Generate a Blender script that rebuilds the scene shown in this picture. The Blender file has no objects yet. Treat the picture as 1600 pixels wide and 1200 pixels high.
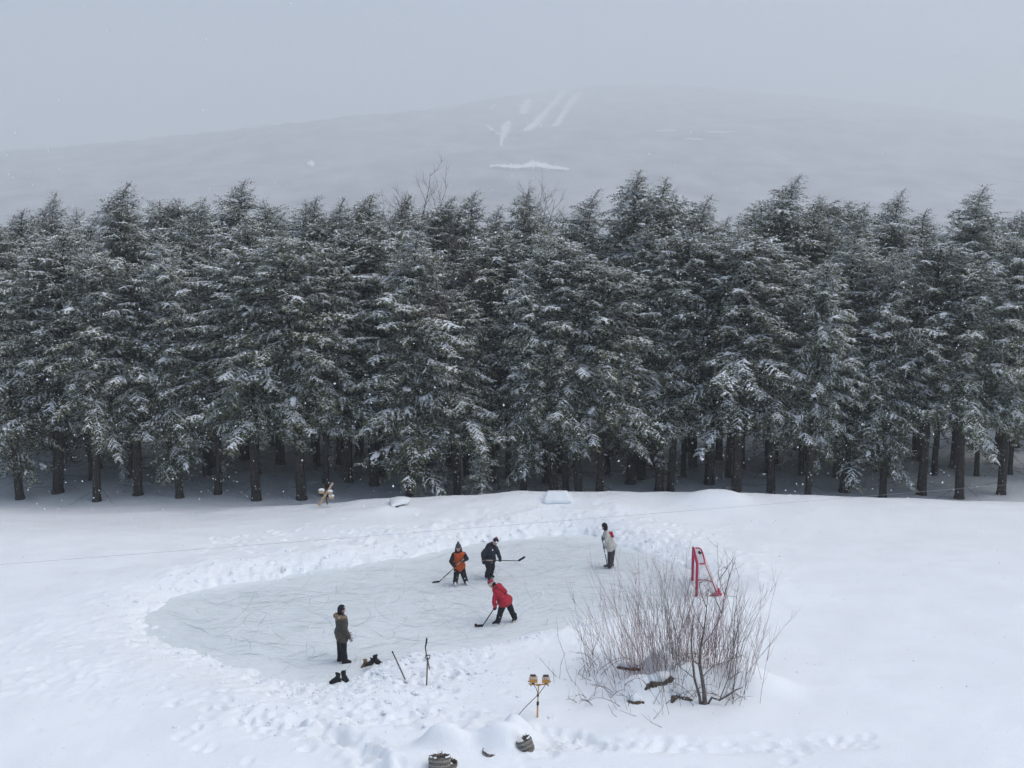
import bpy, bmesh, math, random
import numpy as np
from mathutils import Vector, Matrix, Euler

R = math.radians
sc = bpy.context.scene
COL = sc.collection
random.seed(7)

# ------------------------------------------------------------------ camera
H, F, PITCH = 11.5, 1500.0, R(7.78)
CP, SP = math.cos(PITCH), math.sin(PITCH)


def ray(px, py):
    u, v = (px - 800) / F, (600 - py) / F
    return Vector((u, CP + v * SP, -SP + v * CP))


def P(px, py, z=0.0):
    d = ray(px, py)
    return Vector((0, 0, H)) + d * ((z - H) / d.z)


def PY(px, py, y):
    d = ray(px, py)
    return Vector((0, 0, H)) + d * (y / d.y)


def pix(p):
    d = Vector(p) - Vector((0, 0, H))
    f = d.y * CP - d.z * SP
    return 800 + F * d.x / f, 600 - F * (d.y * SP + d.z * CP) / f


cam = bpy.data.cameras.new('camera')
camo = bpy.data.objects.new('camera', cam)
COL.objects.link(camo)
camo.location = (0, 0, H)
camo.rotation_euler = (R(90) - PITCH, 0, 0)
cam.sensor_width = 36
cam.lens = 36 * F / 1600
cam.clip_start, cam.clip_end = 0.1, 20000
sc.camera = camo

# ------------------------------------------------------------------ helpers


def tag(o, label=None, cat=None, group=None, kind=None):
    if label: o['label'] = label
    if cat: o['category'] = cat
    if group: o['group'] = group
    if kind: o['kind'] = kind
    return o


def empty(name, loc=(0, 0, 0)):
    o = bpy.data.objects.new(name, None)
    COL.objects.link(o)
    o.location = loc
    o.empty_display_size = 0.2
    return o


def link(name, me, parent=None):
    o = bpy.data.objects.new(name, me)
    COL.objects.link(o)
    if parent is not None:
        o.parent = parent
        o.matrix_parent_inverse = Matrix.Identity(4)
    return o


class MB:
    """collects vertices and faces in world space; build() makes one mesh object."""

    def __init__(s):
        s.v, s.f, s.m = [], [], []

    def add(s, verts, faces, m=0):
        n = len(s.v)
        s.v.extend([tuple(p) for p in verts])
        s.f.extend([tuple(i + n for i in f) for f in faces])
        s.m.extend([m] * len(faces))

    def tube(s, pts, rad, n=6, m=0, cap=True):
        pts = [Vector(p) for p in pts]
        if not hasattr(rad, '__len__'):
            rad = [rad] * len(pts)
        base = len(s.v)
        ref = None
        for i, p in enumerate(pts):
            a = pts[max(i - 1, 0)]
            b = pts[min(i + 1, len(pts) - 1)]
            d = (b - a)
            d = d.normalized() if d.length > 1e-9 else Vector((0, 0, 1))
            if ref is None:
                ref = d.orthogonal().normalized()
            ref = (ref - d * ref.dot(d))
            ref = ref.normalized() if ref.length > 1e-6 else d.orthogonal().normalized()
            q = d.cross(ref)
            for k in range(n):
                t = 2 * math.pi * k / n
                s.v.append(tuple(p + (ref * math.cos(t) + q * math.sin(t)) * rad[i]))
        for i in range(len(pts) - 1):
            for k in range(n):
                a = base + i * n + k
                b = base + i * n + (k + 1) % n
                s.f.append((a, b, b + n, a + n)); s.m.append(m)
        if cap:
            s.f.append(tuple(base + k for k in range(n))[::-1]); s.m.append(m)
            e = base + (len(pts) - 1) * n
            s.f.append(tuple(e + k for k in range(n))); s.m.append(m)

    def box(s, c, sx, sy, sz, rot=None, m=0, taper=1.0):
        c = Vector(c)
        vs = []
        for z in (-1, 1):
            k = taper if z > 0 else 1
            for x, y in ((-1, -1), (1, -1), (1, 1), (-1, 1)):
                p = Vector((x * sx / 2 * k, y * sy / 2 * k, z * sz / 2))
                if rot is not None: p = rot @ p
                vs.append(c + p)
        s.add(vs, [(3, 2, 1, 0), (4, 5, 6, 7), (0, 1, 5, 4), (1, 2, 6, 5), (2, 3, 7, 6), (3, 0, 4, 7)], m)

    def bm(s, b, m=0):
        b.verts.index_update()
        s.add([v.co for v in b.verts], [tuple(v.index for v in f.verts) for f in b.faces], m)

    def build(s, name, mats, parent=None, smooth=True, origin=None, bevel=0):
        me = bpy.data.meshes.new(name)
        o0 = Vector(origin) if origin is not None else (parent.location.copy() if parent is not None and parent.type == 'EMPTY' else Vector((0, 0, 0)))
        if parent is not None and parent.type == 'MESH':
            o0 = parent.get('o0', None)
            o0 = Vector(o0) if o0 is not None else Vector((0, 0, 0))
        vv = np.array(s.v, dtype=np.float64) - np.array(o0)
        me.from_pydata(vv.tolist(), [], s.f)
        for mt in (mats if isinstance(mats, (list, tuple)) else [mats]):
            me.materials.append(mt)
        me.polygons.foreach_set('material_index', s.m)
        me.polygons.foreach_set('use_smooth', [smooth] * len(s.f))
        me.update()
        o = link(name, me, parent)
        o['o0'] = list(o0)
        if parent is None:
            o.location = o0
        if bevel:
            b = o.modifiers.new('bevel', 'BEVEL'); b.width = bevel; b.segments = 2; b.limit_method = 'ANGLE'
        return o


def hull(bm, spheres, seg=10):
    """convex hull of a few spheres, added to bm as its own shell"""
    t = bmesh.new()
    for c, r in spheres:
        rr = r if hasattr(r, '__len__') else (r, r, r)
        M = Matrix.Translation(Vector(c)) @ Matrix.Diagonal((rr[0], rr[1], rr[2], 1))
        bmesh.ops.create_uvsphere(t, u_segments=seg, v_segments=max(5, seg // 2 + 1), radius=1, matrix=M)
    res = bmesh.ops.convex_hull(t, input=t.verts[:], use_existing_faces=False)
    junk = [g for g in res['geom_interior'] if isinstance(g, bmesh.types.BMVert) and g.is_valid]
    bmesh.ops.delete(t, geom=junk, context='VERTS')
    loose = [v for v in t.verts if not v.link_faces]
    bmesh.ops.delete(t, geom=loose, context='VERTS')
    keep = [f for f in t.faces]
    t.verts.index_update()
    off = [bm.verts.new(v.co) for v in t.verts]
    for f in keep:
        try: bm.faces.new([off[v.index] for v in f.verts])
        except ValueError: pass
    t.free()


def remesh(name, bm, voxel, mats, parent, smooth_it=3, wrinkle=0.0, seed=0, wscale=14):
    me = bpy.data.meshes.new(name + '_raw')
    bm.normal_update()
    bm.to_mesh(me); bm.free()
    o = bpy.data.objects.new(name + '_raw', me)
    COL.objects.link(o)
    r = o.modifiers.new('r', 'REMESH'); r.mode = 'VOXEL'; r.voxel_size = voxel
    if smooth_it:
        s = o.modifiers.new('s', 'SMOOTH'); s.factor = 0.5; s.iterations = smooth_it
    dg = bpy.context.evaluated_depsgraph_get()
    dg.update()
    out = bpy.data.meshes.new_from_object(o.evaluated_get(dg))
    bpy.data.objects.remove(o)
    bpy.data.meshes.remove(me)
    n = len(out.vertices)
    co = np.empty(n * 3); out.vertices.foreach_get('co', co); co = co.reshape(-1, 3)
    if wrinkle:
        no = np.empty(n * 3); out.vertex_normals.foreach_get('vector', no); no = no.reshape(-1, 3)
        w = noise3(co * np.array([wscale, wscale, wscale * 0.6]), seed) - 0.5 + 0.5 * (noise3(co * wscale * 2.1, seed + 3) - 0.5)
        co = co + no * (w * 2 * wrinkle)[:, None]
    o0 = np.array(parent.location) if parent.type == 'EMPTY' else np.array(parent['o0'])
    co -= o0
    out.vertices.foreach_set('co', co.ravel())
    out.materials.clear()
    for m in (mats if isinstance(mats, (list, tuple)) else [mats]):
        out.materials.append(m)
    out.polygons.foreach_set('use_smooth', [True] * len(out.polygons))
    out.polygons.foreach_set('material_index', [0] * len(out.polygons))
    out.name = name
    out.update()
    ob = link(name, out, parent)
    ob['o0'] = list(o0)
    return ob


def _hash(ix, iy, iz, seed):
    h = (ix.astype(np.int64) * 374761393 + iy.astype(np.int64) * 668265263 + iz.astype(np.int64) * 2147483647 + seed * 974634777) & 0xFFFFFFFF
    h = ((h ^ (h >> 13)) * 1274126177) & 0xFFFFFFFF
    h = ((h ^ (h >> 16)) * 2246822519) & 0xFFFFFFFF
    return ((h ^ (h >> 15)) & 0xFFFFFF) / float(0xFFFFFF)


def noise3(p, seed=0):
    f = np.floor(p); t = p - f; t = t * t * (3 - 2 * t)
    x, y, z = f[:, 0], f[:, 1], f[:, 2]
    r = 0
    for dx in (0, 1):
        for dy in (0, 1):
            for dz in (0, 1):
                w = (t[:, 0] if dx else 1 - t[:, 0]) * (t[:, 1] if dy else 1 - t[:, 1]) * (t[:, 2] if dz else 1 - t[:, 2])
                r = r + w * _hash(x + dx, y + dy, z + dz, seed)
    return r


def noise2(x, y, seed=0):
    fx, fy = np.floor(x), np.floor(y)
    tx, ty = x - fx, y - fy
    tx = tx * tx * (3 - 2 * tx); ty = ty * ty * (3 - 2 * ty)
    z = np.zeros_like(fx)
    a = _hash(fx, fy, z, seed); b = _hash(fx + 1, fy, z, seed)
    c = _hash(fx, fy + 1, z, seed); d = _hash(fx + 1, fy + 1, z, seed)
    return (a * (1 - tx) + b * tx) * (1 - ty) + (c * (1 - tx) + d * tx) * ty


def fbm(x, y, seed=0, o=3):
    r, a, t = 0, 1, 0
    for i in range(o):
        r = r + a * noise2(x * 2 ** i + 13.7 * i, y * 2 ** i - 7.3 * i, seed + i); t += a; a *= 0.5
    return r / t


def sstep(a, b, x):
    t = np.clip((x - a) / (b - a), 0, 1)
    return t * t * (3 - 2 * t)


# ------------------------------------------------------------------ materials
def mat(name, col, rough=0.6, var=0.0, vscale=8.0, col2=None, bump=0.0, bscale=40.0, metal=0.0, spec=0.3, objrand=0.0, detail=3, trans=0.0):
    m = bpy.data.materials.new(name)
    m.use_nodes = True
    nt = m.node_tree
    b = nt.nodes['Principled BSDF']
    b.inputs['Roughness'].default_value = rough
    b.inputs['Metallic'].default_value = metal
    b.inputs['Specular IOR Level'].default_value = spec
    tc = nt.nodes.new('ShaderNodeTexCoord')
    n = nt.nodes.new('ShaderNodeTexNoise')
    n.inputs['Scale'].default_value = vscale
    n.inputs['Detail'].default_value = detail
    nt.links.new(tc.outputs['Object'], n.inputs['Vector'])
    rp = nt.nodes.new('ShaderNodeValToRGB')
    c2 = col2 if col2 else tuple(min(1, c * (1 + var)) for c in col)
    c1 = col if col2 else tuple(c * (1 - var) for c in col)
    rp.color_ramp.elements[0].position = 0.32
    rp.color_ramp.elements[1].position = 0.68
    rp.color_ramp.elements[0].color = (*c1, 1)
    rp.color_ramp.elements[1].color = (*c2, 1)
    nt.links.new(n.outputs['Fac'], rp.inputs['Fac'])
    out = rp.outputs['Color']
    if objrand:
        oi = nt.nodes.new('ShaderNodeObjectInfo')
        mr = nt.nodes.new('ShaderNodeMapRange')
        mr.inputs['To Min'].default_value = 1 - objrand
        mr.inputs['To Max'].default_value = 1 + objrand
        nt.links.new(oi.outputs['Random'], mr.inputs['Value'])
        mx = nt.nodes.new('ShaderNodeMix'); mx.data_type = 'RGBA'; mx.blend_type = 'MULTIPLY'
        mx.inputs[0].default_value = 1
        nt.links.new(out, mx.inputs[6]); nt.links.new(mr.outputs[0], mx.inputs[7])
        out = mx.outputs[2]
    nt.links.new(out, b.inputs['Base Color'])
    if bump:
        n2 = nt.nodes.new('ShaderNodeTexNoise'); n2.inputs['Scale'].default_value = bscale; n2.inputs['Detail'].default_value = 4
        nt.links.new(tc.outputs['Object'], n2.inputs['Vector'])
        bp = nt.nodes.new('ShaderNodeBump'); bp.inputs['Strength'].default_value = bump; bp.inputs['Distance'].default_value = 0.02
        nt.links.new(n2.outputs['Fac'], bp.inputs['Height'])
        nt.links.new(bp.outputs['Normal'], b.inputs['Normal'])
    return m


M = {}
M['snow'] = mat('snow', (0.83, 0.87, 0.895), 0.75, 0.03, 3.0, bump=0.35, bscale=30, spec=0.2)
M['snow_tree'] = mat('snow_on_branches', (0.80, 0.83, 0.86), 0.8, 0.03, 3.0, spec=0.15)
M['needle'] = mat('hemlock_needles', (0.062, 0.073, 0.040), 0.7, 0, 1.2, col2=(0.125, 0.134, 0.080), spec=0.2, objrand=0.25)
M['needle_frost'] = mat('frosted_needles', (0.29, 0.305, 0.26), 0.75, 0, 1.5, col2=(0.54, 0.555, 0.51), spec=0.2, objrand=0.15)
M['bark'] = mat('dark_bark', (0.022, 0.019, 0.017), 0.85, 0, 9, col2=(0.06, 0.052, 0.047), bump=0.6, bscale=14)
M['bark_grey'] = mat('grey_bark', (0.07, 0.062, 0.058), 0.85, 0, 9, col2=(0.15, 0.135, 0.125), bump=0.5, bscale=16)
M['twig'] = mat('red_brown_twig', (0.19, 0.075, 0.07), 0.7, 0, 2.5, col2=(0.36, 0.21, 0.19), objrand=0.0)
M['twig_grey'] = mat('grey_brown_twig', (0.10, 0.08, 0.072), 0.75, 0, 2.5, col2=(0.24, 0.205, 0.185))
M['log'] = mat('brown_log', (0.04, 0.03, 0.022), 0.85, 0, 14, col2=(0.15, 0.115, 0.085), bump=0.7, bscale=18)
M['pale_wood'] = mat('pale_new_wood', (0.40, 0.27, 0.165), 0.65, 0, 10, col2=(0.52, 0.38, 0.25), bump=0.2)
M['wood_brown'] = mat('brown_wood_handle', (0.10, 0.07, 0.05), 0.55, 0, 10, col2=(0.17, 0.12, 0.085))
M['stave'] = mat('weathered_stave', (0.09, 0.082, 0.066), 0.8, 0, 16, col2=(0.23, 0.21, 0.175), bump=0.6, bscale=22)
M['hoop'] = mat('grey_hoop', (0.25, 0.24, 0.22), 0.7, 0.25, 20, metal=0.1)
M['barrel_brown'] = mat('brown_tub', (0.10, 0.075, 0.065), 0.7, 0, 10, col2=(0.19, 0.15, 0.135), bump=0.4)
M['black'] = mat('black_rubber', (0.012, 0.012, 0.013), 0.5, 0.3, 20)
M['black_cloth'] = mat('black_cloth', (0.012, 0.012, 0.016), 0.85, 0.35, 22, bump=0.3, bscale=60)
M['navy_cloth'] = mat('navy_jacket_cloth', (0.017, 0.020, 0.032), 0.75, 0.3, 12, bump=0.3, bscale=50)
M['plum_cloth'] = mat('plum_grey_trousers', (0.050, 0.042, 0.052), 0.85, 0.25, 12, bump=0.3, bscale=50)
M['olive_cloth'] = mat('olive_parka_cloth', (0.060, 0.055, 0.043), 0.85, 0.3, 14, bump=0.3, bscale=50)
M['fur'] = mat('tan_fur', (0.17, 0.125, 0.075), 0.95, 0, 40, col2=(0.34, 0.27, 0.17), bump=0.9, bscale=70)
M['orange_cloth'] = mat('orange_vest_cloth', (0.42, 0.075, 0.016), 0.75, 0.25, 14, bump=0.25, bscale=50)
M['red_cloth'] = mat('red_jacket_cloth', (0.35, 0.012, 0.030), 0.6, 0.22, 12, bump=0.25, bscale=50)
M['beige_cloth'] = mat('stone_jacket_cloth', (0.46, 0.45, 0.41), 0.75, 0.1, 12, bump=0.25, bscale=50)
M['grey_knit'] = mat('grey_knit', (0.075, 0.085, 0.085), 0.95, 0.3, 40, bump=0.8, bscale=90)
M['dark_knit'] = mat('dark_knit', (0.018, 0.019, 0.026), 0.95, 0.4, 40, bump=0.8, bscale=90)
M['white_knit'] = mat('pale_knit', (0.50, 0.45, 0.46), 0.95, 0.15, 40, bump=0.8, bscale=90)
M['pink_knit'] = mat('red_knit', (0.30, 0.05, 0.07), 0.95, 0.2, 40, bump=0.8, bscale=90)
M['hair'] = mat('dark_hair', (0.014, 0.010, 0.009), 0.6, 0.4, 30)
M['skin'] = mat('skin', (0.50, 0.29, 0.22), 0.5, 0.08, 12)
M['eye'] = mat('eye_dark', (0.03, 0.02, 0.018), 0.3, 0.1, 12)
M['lip'] = mat('lip', (0.36, 0.13, 0.12), 0.5, 0.08, 12)
M['glove_grey'] = mat('grey_glove', (0.30, 0.30, 0.30), 0.8, 0.2, 20)
M['glove_black'] = mat('black_glove', (0.016, 0.016, 0.018), 0.7, 0.3, 20)
M['steel'] = mat('skate_steel', (0.55, 0.56, 0.58), 0.3, 0.1, 20, metal=0.9)
M['white_plastic'] = mat('white_skate_holder', (0.72, 0.73, 0.74), 0.4, 0.05, 20)
M['shaft'] = mat('dark_stick_shaft', (0.03, 0.028, 0.03), 0.45, 0.3, 14)
M['shaft_pale'] = mat('pale_stick_grip', (0.46, 0.36, 0.27), 0.55, 0.15, 14)
M['net_red'] = mat('red_goal_paint', (0.48, 0.013, 0.075), 0.4, 0.12, 8)
M['net_white'] = mat('white_net_cord', (0.70, 0.71, 0.72), 0.8, 0.06, 20)
M['yellow'] = mat('yellow_stand_paint', (0.55, 0.30, 0.10), 0.45, 0.12, 16)
M['amber'] = mat('amber_lamp_housing', (0.62, 0.33, 0.07), 0.4, 0.15, 12)
M['lens'] = mat('lamp_glass_with_frost', (0.62, 0.64, 0.66), 0.25, 0.1, 14, spec=0.6)
M['blue_dark'] = mat('dark_blue_plastic', (0.022, 0.028, 0.06), 0.5, 0.25, 10)
M['wire'] = mat('grey_wire', (0.36, 0.37, 0.39), 0.6, 0.1, 5)
M['boot_brown'] = mat('brown_boot', (0.16, 0.085, 0.05), 0.65, 0.25, 14)
M['boot_black'] = mat('black_boot', (0.012, 0.011, 0.012), 0.55, 0.3, 14)

# ground: snow, its colour darkened where the forest stands to paint in the trees' shade
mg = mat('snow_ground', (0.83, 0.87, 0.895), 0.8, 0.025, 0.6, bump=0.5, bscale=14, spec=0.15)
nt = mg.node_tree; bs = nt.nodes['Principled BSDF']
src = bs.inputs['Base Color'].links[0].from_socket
at = nt.nodes.new('ShaderNodeAttribute'); at.attribute_name = 'floor_shade'
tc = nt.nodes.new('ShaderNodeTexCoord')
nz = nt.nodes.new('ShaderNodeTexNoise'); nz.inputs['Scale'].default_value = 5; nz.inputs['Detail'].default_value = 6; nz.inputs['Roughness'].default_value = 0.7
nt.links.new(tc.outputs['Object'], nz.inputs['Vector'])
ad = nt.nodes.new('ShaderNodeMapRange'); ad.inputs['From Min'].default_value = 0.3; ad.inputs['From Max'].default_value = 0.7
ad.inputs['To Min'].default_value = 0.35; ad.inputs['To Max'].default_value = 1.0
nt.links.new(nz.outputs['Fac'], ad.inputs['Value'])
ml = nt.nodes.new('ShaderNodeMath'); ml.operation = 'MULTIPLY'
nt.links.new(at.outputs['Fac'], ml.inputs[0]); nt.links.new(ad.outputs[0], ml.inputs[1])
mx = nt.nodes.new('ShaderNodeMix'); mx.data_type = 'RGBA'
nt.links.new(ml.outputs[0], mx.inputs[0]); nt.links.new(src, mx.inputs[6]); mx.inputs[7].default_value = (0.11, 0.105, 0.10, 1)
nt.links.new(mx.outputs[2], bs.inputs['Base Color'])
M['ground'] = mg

# ice: cloudy grey-green with whiter frost patches
mi = mat('ice', (0.62, 0.69, 0.70), 0.40, 0, 0.35, col2=(0.73, 0.785, 0.80), spec=0.25, detail=7)
nt = mi.node_tree; bs = nt.nodes['Principled BSDF']
src = bs.inputs['Base Color'].links[0].from_socket
tc = nt.nodes.new('ShaderNodeTexCoord')
mp = nt.nodes.new('ShaderNodeMapping'); mp.inputs['Scale'].default_value = (0.9, 3.2, 1); mp.inputs['Rotation'].default_value = (0, 0, 0.25)
nt.links.new(tc.outputs['Object'], mp.inputs['Vector'])
nz = nt.nodes.new('ShaderNodeTexNoise'); nz.inputs['Scale'].default_value = 2.2; nz.inputs['Detail'].default_value = 9; nz.inputs['Roughness'].default_value = 0.72
nz.inputs['Distortion'].default_value = 1.2
nt.links.new(mp.outputs[0], nz.inputs['Vector'])
rp = nt.nodes.new('ShaderNodeValToRGB')
rp.color_ramp.elements[0].position = 0.38; rp.color_ramp.elements[0].color = (0, 0, 0, 1)
rp.color_ramp.elements[1].position = 0.66; rp.color_ramp.elements[1].color = (0.9, 0.9, 0.9, 1)
nt.links.new(nz.outputs['Fac'], rp.inputs['Fac'])
mx = nt.nodes.new('ShaderNodeMix'); mx.data_type = 'RGBA'
nt.links.new(rp.outputs['Color'], mx.inputs[0]); nt.links.new(src, mx.inputs[6]); mx.inputs[7].default_value = (0.81, 0.85, 0.875, 1)
nt.links.new(mx.outputs[2], bs.inputs['Base Color'])
M['ice'] = mi
M['scratch'] = mat('skate_cut', (0.42, 0.48, 0.49), 0.5, 0.2, 1.5)
M['scratch_white'] = mat('skate_shavings', (0.80, 0.83, 0.86), 0.8, 0.05, 1.5)

# ------------------------------------------------------------------ world and light
SUN_EL, SUN_ROT = R(58), R(95)
w = bpy.data.worlds.new('World'); sc.world = w
w.use_nodes = True
nt = w.node_tree
sky = nt.nodes.new('ShaderNodeTexSky'); sky.sky_type = 'NISHITA'
sky.sun_disc = False
sky.sun_elevation = SUN_EL
sky.sun_rotation = SUN_ROT
sky.altitude = 300; sky.air_density = 1.0; sky.dust_density = 3.6; sky.ozone_density = 0.0
bg = nt.nodes['Background']; bg.inputs['Strength'].default_value = 0.15
nt.links.new(sky.outputs[0], bg.inputs['Color'])
sl = bpy.data.lights.new('sun', 'SUN'); sl.energy = 1.15; sl.angle = R(60); sl.color = (1.0, 0.99, 0.965)
so = bpy.data.objects.new('sun', sl); COL.objects.link(so)
sd = Vector((math.sin(SUN_ROT) * math.cos(SUN_EL), math.cos(SUN_ROT) * math.cos(SUN_EL), math.sin(SUN_EL)))
so.rotation_euler = sd.to_track_quat('Z', 'Y').to_euler()
so.location = (0, -20, 60)

vs = sc.view_settings
vs.view_transform = 'Standard'; vs.look = 'None'; vs.gamma = 1; vs.exposure = 0.30
sc.cycles.use_denoising = True
sc.cycles.max_bounces = 6; sc.cycles.diffuse_bounces = 4; sc.cycles.volume_bounces = 2; sc.cycles.transparent_max_bounces = 8
sc.cycles.use_adaptive_sampling = True; sc.cycles.adaptive_threshold = 0.015
sc.cycles.caustics_reflective = False; sc.cycles.caustics_refractive = False

# ------------------------------------------------------------------ rink outline and ground
RINK = [(420, 906), (462, 899), (500, 893), (560, 884), (640, 872), (700, 862), (760, 850), (830, 840), (900, 836), (940, 843), (985, 861),
        (1035, 873), (1070, 890), (1078, 908), (1066, 934), (1015, 952), (960, 960), (915, 971), (880, 984), (820, 1000), (745, 1015), (685, 1022),
        (640, 1028), (600, 1044), (556, 1060), (510, 1074), (485, 1076), (455, 1062), (380, 1050), (300, 1020), (240, 985), (225, 958), (270, 932), (350, 917)]
RK = [P(*q) for q in RINK]
# round the corners (Chaikin)
def chaikin(pts, it=2, closed=True):
    for _ in range(it):
        o = []
        n = len(pts)
        for i in range(n if closed else n - 1):
            a, b = pts[i], pts[(i + 1) % n]
            o += [a * 0.75 + b * 0.25, a * 0.25 + b * 0.75]
        pts = o
    return pts
RKS = chaikin(RK, 2)


def poly_sd(x, y, pts):
    d2 = np.full(x.shape, 1e18); ins = np.zeros(x.shape, bool)
    n = len(pts)
    for i in range(n):
        ax, ay = pts[i].x, pts[i].y; bx, by = pts[(i + 1) % n].x, pts[(i + 1) % n].y
        dx, dy = bx - ax, by - ay
        t = np.clip(((x - ax) * dx + (y - ay) * dy) / (dx * dx + dy * dy + 1e-12), 0, 1)
        d2 = np.minimum(d2, (x - ax - t * dx) ** 2 + (y - ay - t * dy) ** 2)
        if abs(dy) > 1e-12:
            c = ((ay > y) != (by > y)) & (x < dx * (y - ay) / dy + ax)
            ins ^= c
    d = np.sqrt(d2)
    return np.where(ins, -d, d)


def line_d(x, y, pts):
    d2 = np.full(x.shape, 1e18)
    for i in range(len(pts) - 1):
        ax, ay = pts[i].x, pts[i].y; bx, by = pts[i + 1].x, pts[i + 1].y
        dx, dy = bx - ax, by - ay
        t = np.clip(((x - ax) * dx + (y - ay) * dy) / (dx * dx + dy * dy + 1e-12), 0, 1)
        d2 = np.minimum(d2, (x - ax - t * dx) ** 2 + (y - ay - t * dy) ** 2)
    return np.sqrt(d2)


# crest of the bank (pixel line of its silhouette), as (px, py) at a fixed y
CREST_Y = 42.0
CREST = [(-200, 800), (100, 806), (300, 802), (462, 789), (520, 785), (560, 779), (610, 776), (628, 777), (645, 776), (700, 772), (800, 768), (900, 767), (1000, 766), (1137, 767), (1300, 772), (1500, 780), (1800, 790)]
cx = np.array([PY(a, b, CREST_Y).x for a, b in CREST]); cz = np.array([PY(a, b, CREST_Y).z for a, b in CREST]) - 0.12

# bumps: (px, py, z_guess, height, rx, ry)
BUMPS = [
    (560, 800, 0.75, 0.22, 2.2, 1.6), (618, 787, .8, .16, 1.2, .55), (1120, 783, 0.7, 0.42, 1.5, 0.8), (812, 776, .7, .1, 1.2, .7), (871, 790, .7, -.10, 1.0, .5),
    # mounds among the shrub
    (1034, 1062, 0.4, 0.66, 0.52, 0.34), (1000, 1092, 0.35, 0.52, 0.62, 0.36), (1068, 1082, 0.35, 0.62, 0.62, 0.38), (965, 1042, 0.3, 0.28, 0.8, 0.4), (1050, 1036, .4, .5, .5, .3),
    (1130, 1070, 0.35, 0.4, 0.9, 0.6), (990, 1060, .3, .2, .9, .6), (1180, 1080, 0.35, 0.35, 0.9, 0.6), (1090, 1030, .35, .3, .8, .5),
    # mounds over the tubs
    (690, 1160, 0.6, 0.55, 0.46, 0.30), (782, 1160, 0.55, 0.55, 0.50, 0.32), (806, 1145, 0.5, 0.48, 0.36, 0.28), (730, 1158, 0.5, 0.2, 0.4, 0.5), (640, 1190, .5, .15, .8, .5),
    # near rink heaps
    (700, 1030, 0.25, 0.2, 1.6, 0.7), (615, 1050, .2, .18, .8, .5), (880, 1000, 0.2, 0.15, 1.5, 0.6),
]
BW = []
for (a, b, z, h, rx, ry) in BUMPS:
    p = P(a, b, z); BW.append((p.x, p.y, h, rx, ry))

PATH1 = [P(a, b, .45) for a, b in ((470, 1130), (505, 1150), (545, 1160), (570, 1175), (583, 1200), (585, 1240))]
PATH2 = [P(a, b, .45) for a, b in ((720, 1135), (640, 1128), (560, 1120), (500, 1135), (462, 1140), (380, 1130))]
PATH3 = [P(a, b, .45) for a, b in ((830, 1172), (900, 1160), (960, 1166), (1060, 1168), (1200, 1168), (1350, 1160))]
PATH4 = [P(a, b, .45) for a, b in ((700, 1120), (780, 1122), (860, 1150), (905, 1158))]


GOALC = P(1098, 921)


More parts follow.
